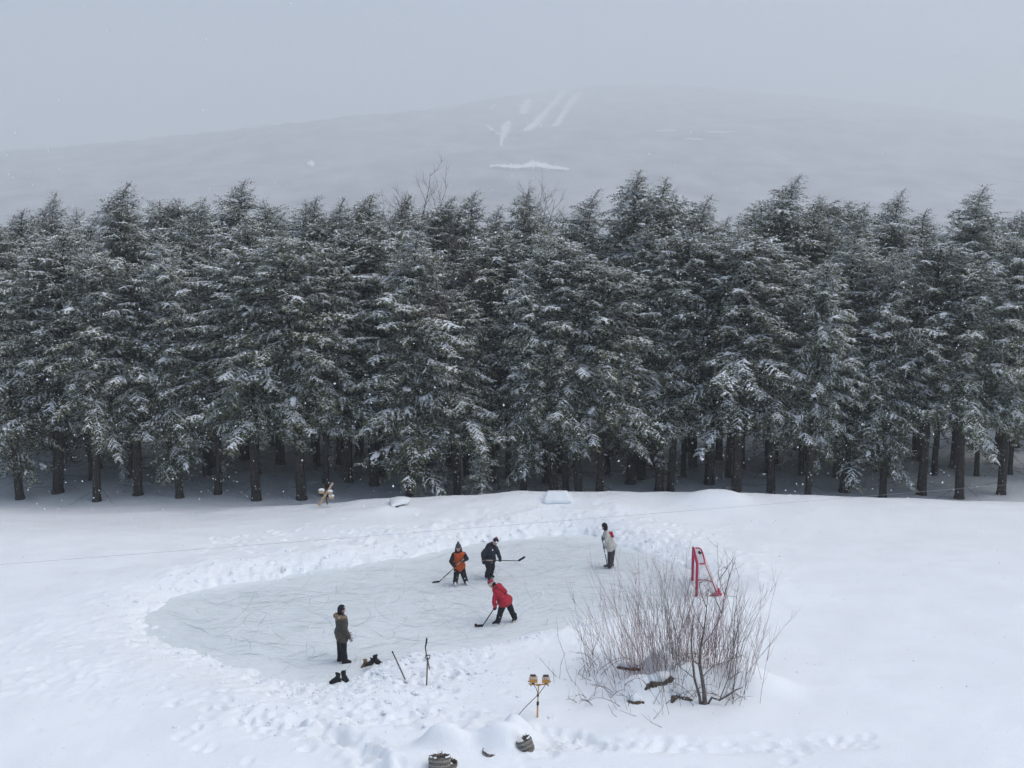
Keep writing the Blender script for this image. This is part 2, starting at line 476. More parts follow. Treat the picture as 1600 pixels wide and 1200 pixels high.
def ground_h(x, y, detail=True):
    sdv = poly_sd(x, y, RKS)
    far = sstep(37, 38, y)
    # base outside the rink
    near = sstep(30, 22, y)                                   # house side
    base = 0.16 + 0.32 * near + 0.05 * (fbm(x * .25, y * .25, 3) - .5)
    # far bank rises to its crest, then drops behind it
    crest = np.interp(x, cx, cz)
    rise = sstep(0, 1, np.clip((y - 37.2) / (CREST_Y - 37.2), 0, 1))
    fl = 0.18 + (crest - 0.18) * rise
    behind = sstep(CREST_Y, CREST_Y + 3.4, y)
    floor = -0.55 + 0.3 * (fbm(x * .2, y * .2, 9) - .5) + 0.004 * (y - 46)
    fl = fl * (1 - behind) + floor * behind
    k = sstep(33, 38, y)
    h = base * (1 - k) + fl * k
    # far-off ground drops into the valley
    h = h - 26 * sstep(85, 420, y)
    # bank of thrown snow along the rink
    lip = np.exp(-((sdv - 0.9) / 0.75) ** 2) * 0.20 + np.exp(-((sdv - 2.4) / 1.4) ** 2) * 0.12
    lipn = 0.4 + 1.2 * fbm(x * .55, y * .55, 21)
    nearlow = 1 - 0.75 * sstep(29.5, 27.0, y) * sstep(0.5, -2.5, x)
    h = h * (1 - 0.55 * (1 - nearlow) * sstep(2.2, .2, sdv))
    lip = lip * (1 + .15 * sstep(30, 34, y)) + .12 * sstep(31, 35, y) * np.exp(-((sdv - 1.7) / 1.1) ** 2) * np.maximum(fbm(x * .9, y * 1.1, 23) - .45, 0) * 4
    h = h + lip * lipn * nearlow * sstep(0, .5, sdv)
    h = h * (.42 + .58 * sstep(.1, 2.0, sdv))
    for (bx, by, bh, rx, ry) in BW:
        q = ((x - bx) / rx) ** 2 + ((y - by) / ry) ** 2
        h = h + bh * np.exp(-q ** 1.25)
    gq = ((x - GOALC.x) / 1.5) ** 2 + ((y - GOALC.y) / 1.5) ** 2
    h = h * (1 - np.exp(-gq ** 2)) + .012 * np.exp(-gq ** 2)
    if detail:
        rough = np.clip(np.exp(-np.maximum(sdv - .2, 0) / 1.9) * 1.2, 0, 1)
        # churned snow on the near side, left of the tubs
        churn = sstep(-.3, -2.2, x) * sstep(21.6, 23.2, y) * sstep(30, 27, y) * 0.6
        rough = np.maximum(rough, churn)
        rough = rough * (1 - .8 * np.exp(-gq ** 2)) * (0.35 + 0.9 * fbm(x * .6 + 5, y * .6, 31))
        wx = x + 0.35 * (noise2(x * 2, y * 2, 71) - .5); wy = y + 0.35 * (noise2(x * 2 + 9, y * 2, 72) - .5)
        n1 = np.abs(fbm(wx * 3.8, wy * 3.8, 41, 4) - .5) * 2
        n2 = np.maximum(fbm(wx * 6.4, wy * 6.4, 51, 2) - .52, 0) * 2
        n3 = noise2(x * 9, y * 9, 61)
        n4 = np.maximum(noise2(x * 4.3 + 3, y * 4.3, 63) - .55, 0)
        n5 = noise2(x * 6.5 + 3, y * 6.5, 64)
        h = h + 0.62 * rough * (0.12 * (n1 - .25) + 0.22 * n2 + 0.20 * n4 + 0.06 * (n5 - .5) + 0.03 * (n3 - .5))
        # foot tracks
        for pth, wd, dp in ((PATH1, .28, .17), (PATH2, .45, .06), (PATH3, .34, .05), (PATH4, .30, .05)):
            d = line_d(x, y, pth)
            foot = np.clip(1.9 * noise2(x * 2.3, y * 2.3, 77) - .25, 0, 1.5)
            h = h - dp * np.exp(-(d / wd) ** 4) * foot + dp * .35 * np.exp(-((d - wd * 1.5) / .16) ** 2) * foot
        # soft wind shapes everywhere
        h = h + 0.09 * (fbm(x * .7, y * 1.1, 81, 2) - .5) + 0.022 * (fbm(x * 2.3, y * 2.6, 83, 3) - .5)
    ice = sstep(.26, -.04, sdv + .55 * (noise2(x * 1.3, y * 1.3, 90) - .5) + .34 * (noise2(x * 2.9, y * 2.9, 91) - .5) + .2 * (noise2(x * 7, y * 7, 92) - .5))
    h = h * (1 - ice) + (-0.12) * ice
    return h, sdv


def axis(fine0, fine1, step, far0, far1, g=1.16):
    a = list(np.arange(fine0, fine1 + 1e-6, step))
    s = step; v = a[-1]; up = []
    while v < far1:
        s *= g; v += s; up.append(v)
    s = step; v = a[0]; dn = []
    while v > far0:
        s *= g; v -= s; dn.append(v)
    return np.array(dn[::-1] + a + up)


gx = axis(-16, 15, 0.075, -5200, 5200)
gy = axis(18.6, 44.5, 0.07, -60, 5300)
X, Y = np.meshgrid(gx, gy)
Z, SD = ground_h(X.ravel(), Y.ravel())
nx, ny = len(gx), len(gy)
Zg = Z.reshape(ny, nx); SDg = SD.reshape(ny, nx)
frng = random.Random(31)
walks = [(PATH1, 60), (PATH2, 110), (PATH3, 90), (PATH4, 40)]
prints = []
for pth, n in walks:
    for i in range(n):
        k = frng.randrange(len(pth) - 1); t = frng.random(); p = pth[k].lerp(pth[k + 1], t); d = pth[k + 1] - pth[k]
        prints.append((p.x + frng.gauss(0, .22), p.y + frng.gauss(0, .22), math.atan2(d.y, d.x) + frng.gauss(0, .4)))
for i in range(240):                                              # milling about by the boots and the bank
    prints.append((frng.gauss(-3.6, 1.5), frng.gauss(24.2, 1.0), frng.uniform(0, 6.28)))
for i in range(90):
    prints.append((frng.gauss(-5.5, 1.5), frng.gauss(22.6, 1.2), frng.uniform(0, 6.28)))
for i in range(260):                                              # along the far side
    prints.append((frng.uniform(-12, 8), frng.gauss(36.9, .8), frng.uniform(0, 6.28)))
for (fx_, fy_, fa) in prints:
    i0, i1 = np.searchsorted(gx, (fx_ - .35, fx_ + .35)); j0, j1 = np.searchsorted(gy, (fy_ - .35, fy_ + .35))
    if i1 - i0 < 2 or j1 - j0 < 2: continue
    xx_, yy_ = np.meshgrid(gx[i0:i1] - fx_, gy[j0:j1] - fy_)
    u_ = xx_ * math.cos(fa) + yy_ * math.sin(fa); v_ = -xx_ * math.sin(fa) + yy_ * math.cos(fa)
    q_ = (u_ / .17) ** 2 + (v_ / .10) ** 2
    dep = frng.uniform(.02, .075)
    okm = SDg[j0:j1, i0:i1] > .3
    Zg[j0:j1, i0:i1] += okm * (-dep * np.exp(-q_ ** 2) + dep * .4 * np.exp(-((np.sqrt(q_) - 1.5) / .35) ** 2))
Z = Zg.ravel()
vv = np.stack([X.ravel(), Y.ravel(), Z], 1)
me = bpy.data.meshes.new('snow_ground')
me.vertices.add(nx * ny); me.vertices.foreach_set('co', vv.ravel())
ii = np.arange(nx * ny).reshape(ny, nx)
quads = np.stack([ii[:-1, :-1], ii[:-1, 1:], ii[1:, 1:], ii[1:, :-1]], -1).reshape(-1, 4)
nq = len(quads)
me.loops.add(nq * 4); me.loops.foreach_set('vertex_index', quads.ravel().astype(np.int32))
me.polygons.add(nq); me.polygons.foreach_set('loop_start', np.arange(0, nq * 4, 4, dtype=np.int32))
me.update(calc_edges=True)
me.polygons.foreach_set('use_smooth', np.ones(nq, bool))
li = me.attributes.new('floor_shade', 'FLOAT', 'POINT')
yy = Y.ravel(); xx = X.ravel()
shade_amt = 0.22 * sstep(44.2, 47.0, yy) * sstep(90, 75, yy) * (0.6 + .4 * fbm(xx * .5, yy * .5, 5))  # painted shade under the hemlocks, mixed into the snow colour behind the crest
li.data.foreach_set('value', shade_amt.astype(np.float32))
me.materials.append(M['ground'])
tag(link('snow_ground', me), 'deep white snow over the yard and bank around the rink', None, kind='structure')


def gz(x, y):
    h, _ = ground_h(np.array([float(x)]), np.array([float(y)]))
    return float(h[0])


def on_ground(px, py, it=6):
    z = 0.3
    for _ in range(it):
        p = P(px, py, z); z = 0.5 * z + 0.5 * gz(p.x, p.y)
    p = P(px, py, z)
    return Vector((p.x, p.y, gz(p.x, p.y)))


# loose snow clods thrown up round the ice
crng = random.Random(17)
cl = MB()
cpos = []
for i in range(3600):
    k = crng.randrange(len(RKS)); p = RKS[k].lerp(RKS[(k + 1) % len(RKS)], crng.random())
    cpos.append((p.x + crng.gauss(0, .75), p.y + crng.gauss(0, .6)))
for i in range(900):
    cpos.append((crng.gauss(-3.2, 2.2), crng.gauss(23.6, 1.4)))
cpa = np.array(cpos)
ch, csd = ground_h(cpa[:, 0], cpa[:, 1])
for (px_, py_), hz_, sd_ in zip(cpos, ch, csd):
    if sd_ < -.25: continue
    if sd_ < 0.1 and crng.random() < .6: continue
    r = min(.13, .022 * math.exp(crng.gauss(0, .55)) * (1.25 if sd_ > .25 else .8))
    c = Vector((px_, py_, max(hz_, 0.0) + r * .25))
    jit = [crng.uniform(.7, 1.3) for _ in range(6)]; hh_ = crng.uniform(.12, .34)
    vs_ = [c + Vector((math.cos(q * 1.047) * r * jit[q], math.sin(q * 1.047) * r * jit[q], -.5 * r)) for q in range(6)]
    vs_ += [c + Vector((math.cos(q * 1.047 + .3) * r * jit[q] * crng.uniform(.6, .85), math.sin(q * 1.047 + .3) * r * jit[q] * crng.uniform(.6, .85), r * hh_ * crng.uniform(.5, .95))) for q in range(6)]
    vs_ += [c + Vector((0, 0, r * hh_))]
    cl.add(vs_, [(q, (q + 1) % 6, 6 + (q + 1) % 6, 6 + q) for q in range(6)] + [(6 + q, 6 + (q + 1) % 6, 12) for q in range(6)])
tag(cl.build('snow_clods', M['snow'], smooth=False), 'loose lumps of snow strewn along the rink edge', None, kind='stuff')

# ------------------------------------------------------------------ ice with skate cuts
ice = MB()
xs = [p.x for p in RKS]; ys = [p.y for p in RKS]
x0, x1, y0, y1 = min(xs) - 1, max(xs) + 1, min(ys) - 1, max(ys) + 1
NI = 60
vsx = [(x0 + (x1 - x0) * i / NI, y0 + (y1 - y0) * j / NI, 0) for j in range(NI + 1) for i in range(NI + 1)]
fsx = []
for j in range(NI):
    for i in range(NI):
        c = (x0 + (x1 - x0) * (i + .5) / NI, y0 + (y1 - y0) * (j + .5) / NI)
        fsx.append((j * (NI + 1) + i, j * (NI + 1) + i + 1, (j + 1) * (NI + 1) + i + 1, (j + 1) * (NI + 1) + i))
cxy = np.array([((vsx[f[0]][0] + vsx[f[2]][0]) / 2, (vsx[f[0]][1] + vsx[f[2]][1]) / 2) for f in fsx])
sdc = poly_sd(cxy[:, 0], cxy[:, 1], RKS)
ice.add(vsx, [f for f, s in zip(fsx, sdc) if s < 0.75], 0)
rng = random.Random(11)
cand = []
for k in range(3200):
    x = rng.uniform(x0, x1); y = rng.uniform(y0, y1)
    a = rng.choice([rng.gauss(0.05, .45), rng.gauss(.5, .6), rng.uniform(-3, 3)])
    L = rng.choice([rng.uniform(.2, .9), rng.uniform(.3, 1.6), rng.uniform(.8, 3.2)])
    c = rng.gauss(0, .45) / max(.6, L * .5)
    white = rng.random() < .42
    wd = rng.uniform(.003, .0085) if not white else rng.uniform(.008, .024)
    pts = []
    n = max(4, int(L / .18))
    for i in range(n + 1):
        pts.append((x, y, a))
        x += math.cos(a) * L / n; y += math.sin(a) * L / n; a += c * L / n + rng.gauss(0, .03)
    cand.append((pts, wd, white, k))
allp = np.array([(p[0], p[1]) for c in cand for p in c[0]])
sda = poly_sd(allp[:, 0], allp[:, 1], RKS)
q = 0
for pts, wd, white, k in cand:
    ss = sda[q:q + len(pts)]; q += len(pts)
    if ss.max() > -0.15: continue
    zz = 0.004 + (k % 40) * 0.00004
    n = len(pts) - 1
    vs_ = []
    for i, (x, y, a) in enumerate(pts):
        t = wd * math.sin(math.pi * (0.06 + .88 * i / n)) ** .6
        vs_ += [(x - math.sin(a) * t, y + math.cos(a) * t, zz), (x + math.sin(a) * t, y - math.cos(a) * t, zz)]
    ice.add(vs_, [(2 * i, 2 * i + 1, 2 * i + 3, 2 * i + 2) for i in range(n)], 2 if white else 1)
io = ice.build('ice_rink', [M['ice'], M['scratch'], M['scratch_white']])
tag(io, 'grey-green skated ice of the backyard rink', None, kind='structure')

# ------------------------------------------------------------------ mountain
def ridge_py(px):
    return np.interp(px, [-900, -300, 0, 200, 462, 560, 640, 700, 760, 820, 880, 940, 1000, 1100, 1200, 1400, 1700, 2300],
                     [300, 262, 238, 222, 193, 181, 175, 167, 156, 147, 140, 134, 132, 136, 146, 165, 205, 280])


MD0, MD1 = 1000.0, 3000.0                                      # foot and ridge distances
def ridge_d(px):
    return np.interp(px, [-900, 462, 700, 860, 2300], [2850, 3050, 3600, 4500, 5000])


def mtn_pt(px, t):
    """t 0 foot .. 1 ridge .. 1.25 behind; a real slope in world space"""
    yd = MD0 + (MD1 - MD0) * t
    u = (px - 800) / F
    x = u * MD1 * 1.02 * (0.75 + .25 * t)
    # the world height of the ridge at this bearing
    return x, yd


NMX, NMY = 320, 150
mpx = np.linspace(-1300, 2700, NMX)
mt = np.linspace(-0.02, 1.3, NMY)
MX = np.zeros((NMY, NMX)); MYY = np.zeros((NMY, NMX)); MZ = np.zeros((NMY, NMX))
rid = ridge_py(mpx)
v = (600 - rid) / F
RD = ridge_d(mpx)
ridge_z = H + RD * (-SP + v * CP) / (CP + v * SP)
for j, t in enumerate(mt):
    yd = MD0 + (RD - MD0) * t
    x = (mpx - 800) / F * RD
    prof = np.where(t <= 1, np.clip(t, 0, 1) ** 1.12, 1 - (t - 1) * 1.2)
    z = -25 + (ridge_z + 25) * prof
    nn = fbm(x / 450 + 3, yd / 390, 15, 4) - .5
    z = z + nn * 80 * np.sin(np.pi * np.clip(t, 0, 1)) + (noise2(x / 18, yd / 18, 4) - .5) * 8
    MX[j], MYY[j], MZ[j] = x, yd, z
vv = np.stack([MX.ravel(), MYY.ravel(), MZ.ravel()], 1)
ii = np.arange(NMX * NMY).reshape(NMY, NMX)
# finer sheet for the ski runs: subdivide by interpolation around them happens through the material attribute
quads = np.stack([ii[:-1, :-1], ii[:-1, 1:], ii[1:, 1:], ii[1:, :-1]], -1).reshape(-1, 4)
mtm = mat('wooded_mountainside', (0.08, 0.09, 0.095), 0.9, 0, 0.012, col2=(0.34, 0.34, 0.35), spec=0.05, detail=8)
mtm2 = mat('open_snow_run', (0.90, 0.92, 0.94), 0.9, 0.04, 0.05, spec=0.05, detail=5)
nt = mtm.node_tree
for n_ in nt.nodes:
    if n_.type == 'TEX_NOISE':
        mp_ = nt.nodes.new('ShaderNodeMapping'); mp_.inputs['Scale'].default_value = (1.0, 0.12, 2.6)
        tc_ = nt.nodes.new('ShaderNodeTexCoord')
        nt.links.new(tc_.outputs['Object'], mp_.inputs['Vector']); nt.links.new(mp_.outputs[0], n_.inputs['Vector'])
me = bpy.data.meshes.new('mountain'); me.from_pydata(vv.tolist(), [], quads.tolist())
me.materials.append(mtm)
me.polygons.foreach_set('use_smooth', [True] * len(quads))
mo = link('mountain', me); tag(mo, 'wooded mountain faint behind falling snow', None, kind='structure')
from mathutils.bvhtree import BVHTree
bvh = BVHTree.FromPolygons([Vector(p) for p in vv], [tuple(int(i) for i in f) for f in quads])


def on_mtn(px, py):
    d = ray(px, py).normalized()
    hit = bvh.ray_cast(Vector((0, 0, H)), d)
    return hit[0], hit[1]


RUNS = [
    [(905, 146, 4), (893, 160, 6), (884, 175, 5), (875, 188, 4), (866, 199, 5)],
    [(882, 142, 3), (868, 160, 5), (851, 178, 5), (838, 193, 6), (822, 207, 5)],
    [(827, 156, 3), (821, 166, 6), (817, 180, 5)],
    [(794, 191, 3), (790, 200, 7), (790, 208, 5), (784, 218, 3), (783, 232, 2)],
    [(761, 198, 2), (770, 207, 3), (783, 213, 3)],
    [(775, 165, 1.2), (766, 172, 1.2)],
]
runs = MB()
rr = random.Random(4)
for run in RUNS:
    dense = []
    for i in range(len(run) - 1):
        for s in range(8):
            t = s / 8
            dense.append([run[i][k] * (1 - t) + run[i + 1][k] * t for k in range(3)])
    dense.append(list(run[-1]))
    L_, R_ = [], []
    for i, (a, b, wd) in enumerate(dense):
        k = wd * rr.uniform(.7, 1.25) * 1.0 * (0.5 if i in (0, len(dense) - 1) else 1)
        for lst, sgn in ((L_, -1), (R_, 1)):
            p, n = on_mtn(a + sgn * k + rr.uniform(-1.3, 1.3), b + rr.uniform(-.8, .8))
            if p is None: p, n = on_mtn(a, b + 2)
            n = n if n.z > 0 else -n
            lst.append(p + n * 5)
    n = len(dense)
    C_ = [(a + b) / 2 for a, b in zip(L_, R_)]
    wide = [c + (l - c) * 1.75 - Vector((0, -4, 1)) for c, l in zip(C_, L_)] + [c + (r_ - c) * 1.75 - Vector((0, -4, 1)) for c, r_ in zip(C_, R_)]
    runs.add(wide, [(i, i + 1, n + i + 1, n + i) for i in range(n - 1)], 1)
    runs.add(L_ + R_, [(i, i + 1, n + i + 1, n + i) for i in range(n - 1)])
FIELD = [(766, 263, 3), (778, 262, 4), (792, 263, 5), (805, 264, 6), (818, 263, 6), (830, 260, 9), (838, 260, 10), (848, 262, 7), (862, 265, 5), (876, 266, 4), (890, 268, 3)]
for seg in ([FIELD], [[(480, 258, 4), (486, 258, 9), (492, 259, 4)]], [[(1024, 207, 1.2), (1040, 207, 2.0), (1058, 206, 1.2)]], [[(1070, 219, 1.2), (1085, 220, 2), (1098, 220, 1)]], [[(1105, 208, 1), (1125, 209, 1.6), (1150, 208, 1)]]):
    seg = seg[0]
    T, B = [], []
    fine = []
    for i in range(len(seg) - 1):
        for q in range(5):
            t = q / 5; fine.append(tuple(seg[i][k] * (1 - t) + seg[i + 1][k] * t for k in range(3)))
    seg = [(a, b + rr.uniform(-.35, .35), max(.5, hh * rr.uniform(.55, 1.2))) for a, b, hh in fine] + [(seg[-1][0], seg[-1][1], .5)]
    for (a, b, hh) in seg:
        for lst, sgn in ((T, -1), (B, 1)):
            p, n = on_mtn(a, b + sgn * hh * .5)
            n = n if n.z > 0 else -n
            lst.append(p + n * 5)
    n = len(seg)
    mid = [(a + b) / 2 for a, b in zip(T, B)]
    runs.add([c + (p - c) * 2.1 + Vector((0, 5, -1)) for c, p in zip(mid, T)] + [c + (p - c) * 1.6 + Vector((0, 5, -1)) for c, p in zip(mid, B)], [(i, i + 1, n + i + 1, n + i) for i in range(n - 1)], 1)
    runs.add(T + B, [(i, i + 1, n + i + 1, n + i) for i in range(n - 1)])
ro = runs.build('ski_runs', [mtm2, mat('thinned_snowy_wood', (0.42, 0.43, 0.45), 0.9, 0.3, 0.06, spec=0.05, detail=6)], parent=None)
tag(ro, 'pale ski runs and snowy clearings cut into the far mountain', None, kind='structure')

# ------------------------------------------------------------------ haze
hz = MB()
hz.box((0, 2650, 420), 11000, 5800, 950)
hb = hz.build('haze', bpy.data.materials.new('haze_air'), smooth=False)
hm = hb.data.materials[0]; hm.use_nodes = True
nt = hm.node_tree
nt.nodes.remove(nt.nodes['Principled BSDF'])
pv = nt.nodes.new('ShaderNodeVolumePrincipled')
pv.inputs['Color'].default_value = (0.87, 0.905, 0.92, 1)
pv.inputs['Density'].default_value = 0.00066
pv.inputs['Anisotropy'].default_value = 0.15
nt.links.new(pv.outputs[0], nt.nodes['Material Output'].inputs['Volume'])
tag(hb, 'pale snowy haze over the valley', None, kind='stuff')
hb.display_type = 'WIRE'

# ------------------------------------------------------------------ trees


def hemlock_template(seed, height=14.0, rad=2.7, base=1.6, tip_lean=0.25, snow=0.34, dens=1.0, pe=.62, tipk=3.2):
    rng = random.Random(seed)
    # wandering trunk axis
    lx, ly = rng.uniform(-.25, .25), rng.uniform(-.25, .25)

    def axis_pt(z):
        t = z / height
        k = max(0, t - .86) / .14
        return Vector((lx * t + tip_lean * k ** 2, ly * t, z - .12 * k ** 3))
    tr = MB()
    zs = [-.5, 0, .3, height * .2, height * .4, height * .6, height * .8, height * .95, height * .995]
    r0 = 0.013 * height
    tr.tube([axis_pt(z) if z > 0 else Vector((0, 0, z)) for z in zs], [r0 * 1.4, r0 * 1.25, r0, r0 * .88, r0 * .7, r0 * .5, r0 * .25, r0 * .08, .006], 8, 0)
    cr = MB()
    V, Fc, Mi = cr.v, cr.f, cr.m

    def leaf(p, d, up, L, W, m):
        s = d.cross(up)
        if s.length < 1e-4: return
        s.normalize()
        n = len(V)
        tip = p + d * L
        V.append(tuple(p)); V.append(tuple(p + d * (L * .45) + s * W)); V.append(tuple(tip)); V.append(tuple(p + d * (L * .45) - s * W))
        Fc.append((n, n + 1, n + 2, n + 3)); Mi.append(m)

    def lump(p, d, L, W, Hh):
        n = len(V)
        s = Vector((-d.y, d.x, 0))
        s = s.normalized() if s.length > 1e-4 else Vector((1, 0, 0))
        up = Vector((0, 0, Hh))
        V.extend([tuple(p - d * L), tuple(p + s * W), tuple(p + d * L), tuple(p - s * W), tuple(p + up + d * rng.uniform(-.3, .3) * L)])
        Fc.extend([(n, n + 1, n + 4), (n + 1, n + 2, n + 4), (n + 2, n + 3, n + 4), (n + 3, n, n + 4), (n + 3, n + 2, n + 1, n)]); Mi.extend([2] * 5)

    from mathutils.noise import noise as mnoise
    nofs = Vector((seed * 7.3, seed * 3.1, 0))
    # dead limbs on the bare foot of the trunk
    for i in range(26):
        z = rng.uniform(.7, base + 2.2); a = rng.uniform(0, 6.28); L = rng.uniform(.3, 1.5)
        d = Vector((math.cos(a), math.sin(a), rng.uniform(-.45, .1)))
        p0 = axis_pt(z); p1 = p0 + d * L * .5; p2 = p1 + (d + Vector((rng.gauss(0, .2), rng.gauss(0, .2), -.15))) * L * .5
        tr.tube([p0, p1, p2], [.016, .010, .004], 3, 0, cap=False)
        for q in range(3):
            e = Vector((rng.gauss(0, .5), rng.gauss(0, .5), rng.uniform(-.4, .2))) + d * .4
            w0 = p1.lerp(p2, rng.random()); tr.tube([w0, w0 + e * rng.uniform(.15, .4)], [.006, .002], 3, 0, cap=False)
    nb = int(height * 15.0 * dens)
    az = rng.uniform(0, 6.28)
    # uneven crown: lobes that bulge or fall short, and patches that hold more or less snow
    lobes = [(rng.uniform(0, 6.28), rng.uniform(0, .95), rng.uniform(-.6, .75), rng.uniform(-.5, .6)) for _ in range(15)]
    for b in range(nb):
        t = (b + rng.random()) / nb
        t = t ** (0.8 if pe < .6 else .62)
        z = base + (height * .985 - base) * t
        az += 2.4 + rng.uniform(-.7, .7)
        k = 1.0; sw = 0.0
        for (la, lt, lv, ls_) in lobes:
            da = math.cos(az - la)
            if da > .2:
                g = (da - .2) / .8 * math.exp(-((t - lt) / .085) ** 2); k += lv * g; sw += ls_ * g
        prof = (1 - t) ** pe * (0.75 + .25 * min(1, t * 4)) * (0.62 + .38 * min(1, (1 - t) * tipk))
        L = max(.14, rad * prof * (rng.choice((rng.uniform(.4, .8), rng.uniform(.75, 1.2))) if t < .8 else rng.uniform(.3, 1.35)) * max(.4, k))
        el = R(-20 + 52 * t ** 1.2 + rng.uniform(-16, 16))
        if t > .92: L *= .45 + .55 * (1 - t) / .08
        root = axis_pt(z)
        n = 6
        pts = [root]; e = el; a = az
        for i in range(n):
            d = Vector((math.cos(a) * math.cos(e), math.sin(a) * math.cos(e), math.sin(e)))
            pts.append(pts[-1] + d * (L / n))
            e -= R(rng.uniform(0, 8)) * min(1.2, L / 1.6); a += rng.uniform(-.10, .10)
        cr.tube(pts, [.020 * (1 - i / (n + 1)) * (L / 2 + .2) + .003 for i in range(n + 1)], 3, 3, cap=False)
        snowy = min(1.2, max(0.05, rng.choice((rng.uniform(0, .3), rng.uniform(.2, .6), rng.uniform(.4, .95))) + sw * .6))
        s = 0.03 * L + .02
        side = 1
        small = 0.62 + .38 * min(1, L / 1.2)
        while s < L:
            f = s / L * n; i = min(n - 1, int(f)); q = pts[i].lerp(pts[i + 1], f - i)
            bd = (pts[i + 1] - pts[i]).normalized()
            tl = (0.15 + 0.62 * (1 - s / L) * min(1, L / 1.7)) * rng.uniform(.55, 1.3)
            sv = Vector((-bd.y, bd.x, 0))
            sv = sv.normalized() if sv.length > 1e-3 else Vector((1, 0, 0))
            td = (bd * rng.uniform(.4, .95) + sv * side * rng.uniform(.4, 1.0) + Vector((0, 0, rng.uniform(-.6, .35)))).normalized()
            pp = q.copy()
            m = 2 + int(tl / .12)
            cl_ = mnoise((q + nofs) * 1.9) * .75 + mnoise((q + nofs) * 5.0) * .5     # snow settles in clumps
            sn_l = max(0.0, .42 + cl_ * 1.25) * (.55 + .7 * snowy) * (.6 + .5 * s / L)
            if sn_l > .40 and tl > .18 and rng.random() < .62:
                # a connected ridge of snow lying along the spray
                wv_ = Vector((-td.y, td.x, 0)); wv_ = wv_.normalized() if wv_.length > 1e-3 else Vector((1, 0, 0))
                W_ = rng.uniform(.022, .064) * min(1.3, .55 + sn_l) * small; H_ = W_ * rng.uniform(.6, .95)
                dd = td.copy(); c_ = q + Vector((0, 0, .015)); n0 = len(V); ns = 4
                for h_ in range(ns):
                    k_ = (.35, 1.0, .85, .3)[h_] * rng.uniform(.45, 1.35)
                    V.extend([tuple(c_ + wv_ * W_ * k_), tuple(c_ + Vector((0, 0, H_ * k_))), tuple(c_ - wv_ * W_ * k_ * rng.uniform(.7, 1.2))])
                    c_ = c_ + dd * tl * rng.uniform(.16, .32); dd = (dd + Vector((0, 0, -.14))).normalized()
                for h_ in range(ns - 1):
                    b0 = n0 + h_ * 3
                    Fc.extend([(b0, b0 + 3, b0 + 4, b0 + 1), (b0 + 1, b0 + 4, b0 + 5, b0 + 2), (b0 + 2, b0 + 5, b0 + 3, b0)]); Mi.extend([2] * 3)
            for u in range(m):
                up = Vector((rng.uniform(-.9, .9), rng.uniform(-.9, .9), 1)).normalized()
                fr = 1 if rng.random() < 0.16 + .7 * sn_l + .34 * t else 0
                for sg in (-1, 1):
                    ss = td.cross(up)
                    dd = (td * .8 + ss * sg * .75 + Vector((0, 0, rng.uniform(-.5, .15)))).normalized()
                    leaf(pp, dd, up, rng.uniform(.10, .18) * small, rng.uniform(.020, .036) * small, fr)
                if rng.random() < snow * 2.3 * (sn_l + .28 * t):
                    lump(pp + Vector((0, 0, .010)), Vector((td.x, td.y, td.z * .6)), rng.uniform(.03, .085) * small * (.7 + .6 * sn_l), rng.uniform(.018, .042) * small * (.7 + .6 * sn_l), rng.uniform(.015, .04) * small * (.7 + .6 * sn_l))
                pp = pp + td * .10
                td = (td + Vector((0, 0, -.11))).normalized()
            leaf(pp, td, Vector((rng.uniform(-.5, .5), rng.uniform(-.5, .5), 1)), .14 * small, .028 * small, 0)
            side = -side
            s += rng.uniform(.055, .12)
        # soft heaps of snow lying along some branches
        if rng.random() < .075 * (0.3 + snowy) and t < .8 and L > .8:
            i0 = rng.randint(2, n - 1)
            bd = (pts[i0 + 1] - pts[i0]).normalized()
            for h_ in range(rng.randint(2, 6)):
                c = pts[i0] + bd * rng.uniform(-.05, .35) + Vector((rng.gauss(0, .06), rng.gauss(0, .06), .0))
                bmx = bmesh.new()
                rs = rng.uniform(.045, .12)
                bmesh.ops.create_icosphere(bmx, subdivisions=1, radius=1)
                rot = bd.to_track_quat('X', 'Z').to_matrix()
                for vv_ in bmx.verts:
                    g = rng.uniform(.75, 1.25)
                    vv_.co = rot @ Vector((vv_.co.x * g * rs * 1.5, vv_.co.y * g * rs * .9, max(-.5, vv_.co.z) * g * rs * .8)) + c
                cr.bm(bmx, 2); bmx.free()
    return tr, cr


def bake(mb, name, mats):
    me = bpy.data.meshes.new(name)
    me.from_pydata(mb.v, [], mb.f)
    for m in mats: me.materials.append(m)
    me.polygons.foreach_set('material_index', mb.m)
    me.update()
    return me


CROWN_M = [M['needle'], M['needle_frost'], M['snow_tree'], M['bark']]
TEMPL = []
for sd_, hh, rad, bs_, lean, sn, pe_, tk_ in ((1, 14, 3.1, 3.2, .35, .46, .72, 9), (2, 14, 2.9, 3.7, .5, .46, .52, 12), (3, 14, 3.2, 4.2, -.3, .46, .47, 12), (4, 14, 3.0, 4.2, .6, .44, .76, 9), (5, 14, 3.1, 1.9, .25, .50, .56, 12), (6, 14, 3.2, 3.6, .7, .44, .82, 8), (7, 14, 3.9, 3.4, .3, .46, .80, 10)):
    tr, cr = hemlock_template(sd_, hh, rad, bs_, lean, sn, 1.0 if pe_ < .6 else 1.2, pe_, tk_)
    TEMPL.append((bake(tr, 'hemlock_trunk', [M['bark']]), bake(cr, 'hemlock_crown', CROWN_M), hh))
# a small young one
tr, cr = hemlock_template(20, 4.2, 1.35, .15, .1, .62)
YOUNG = (bake(tr, 'young_trunk', [M['bark']]), bake(cr, 'young_crown', CROWN_M), 4.2)


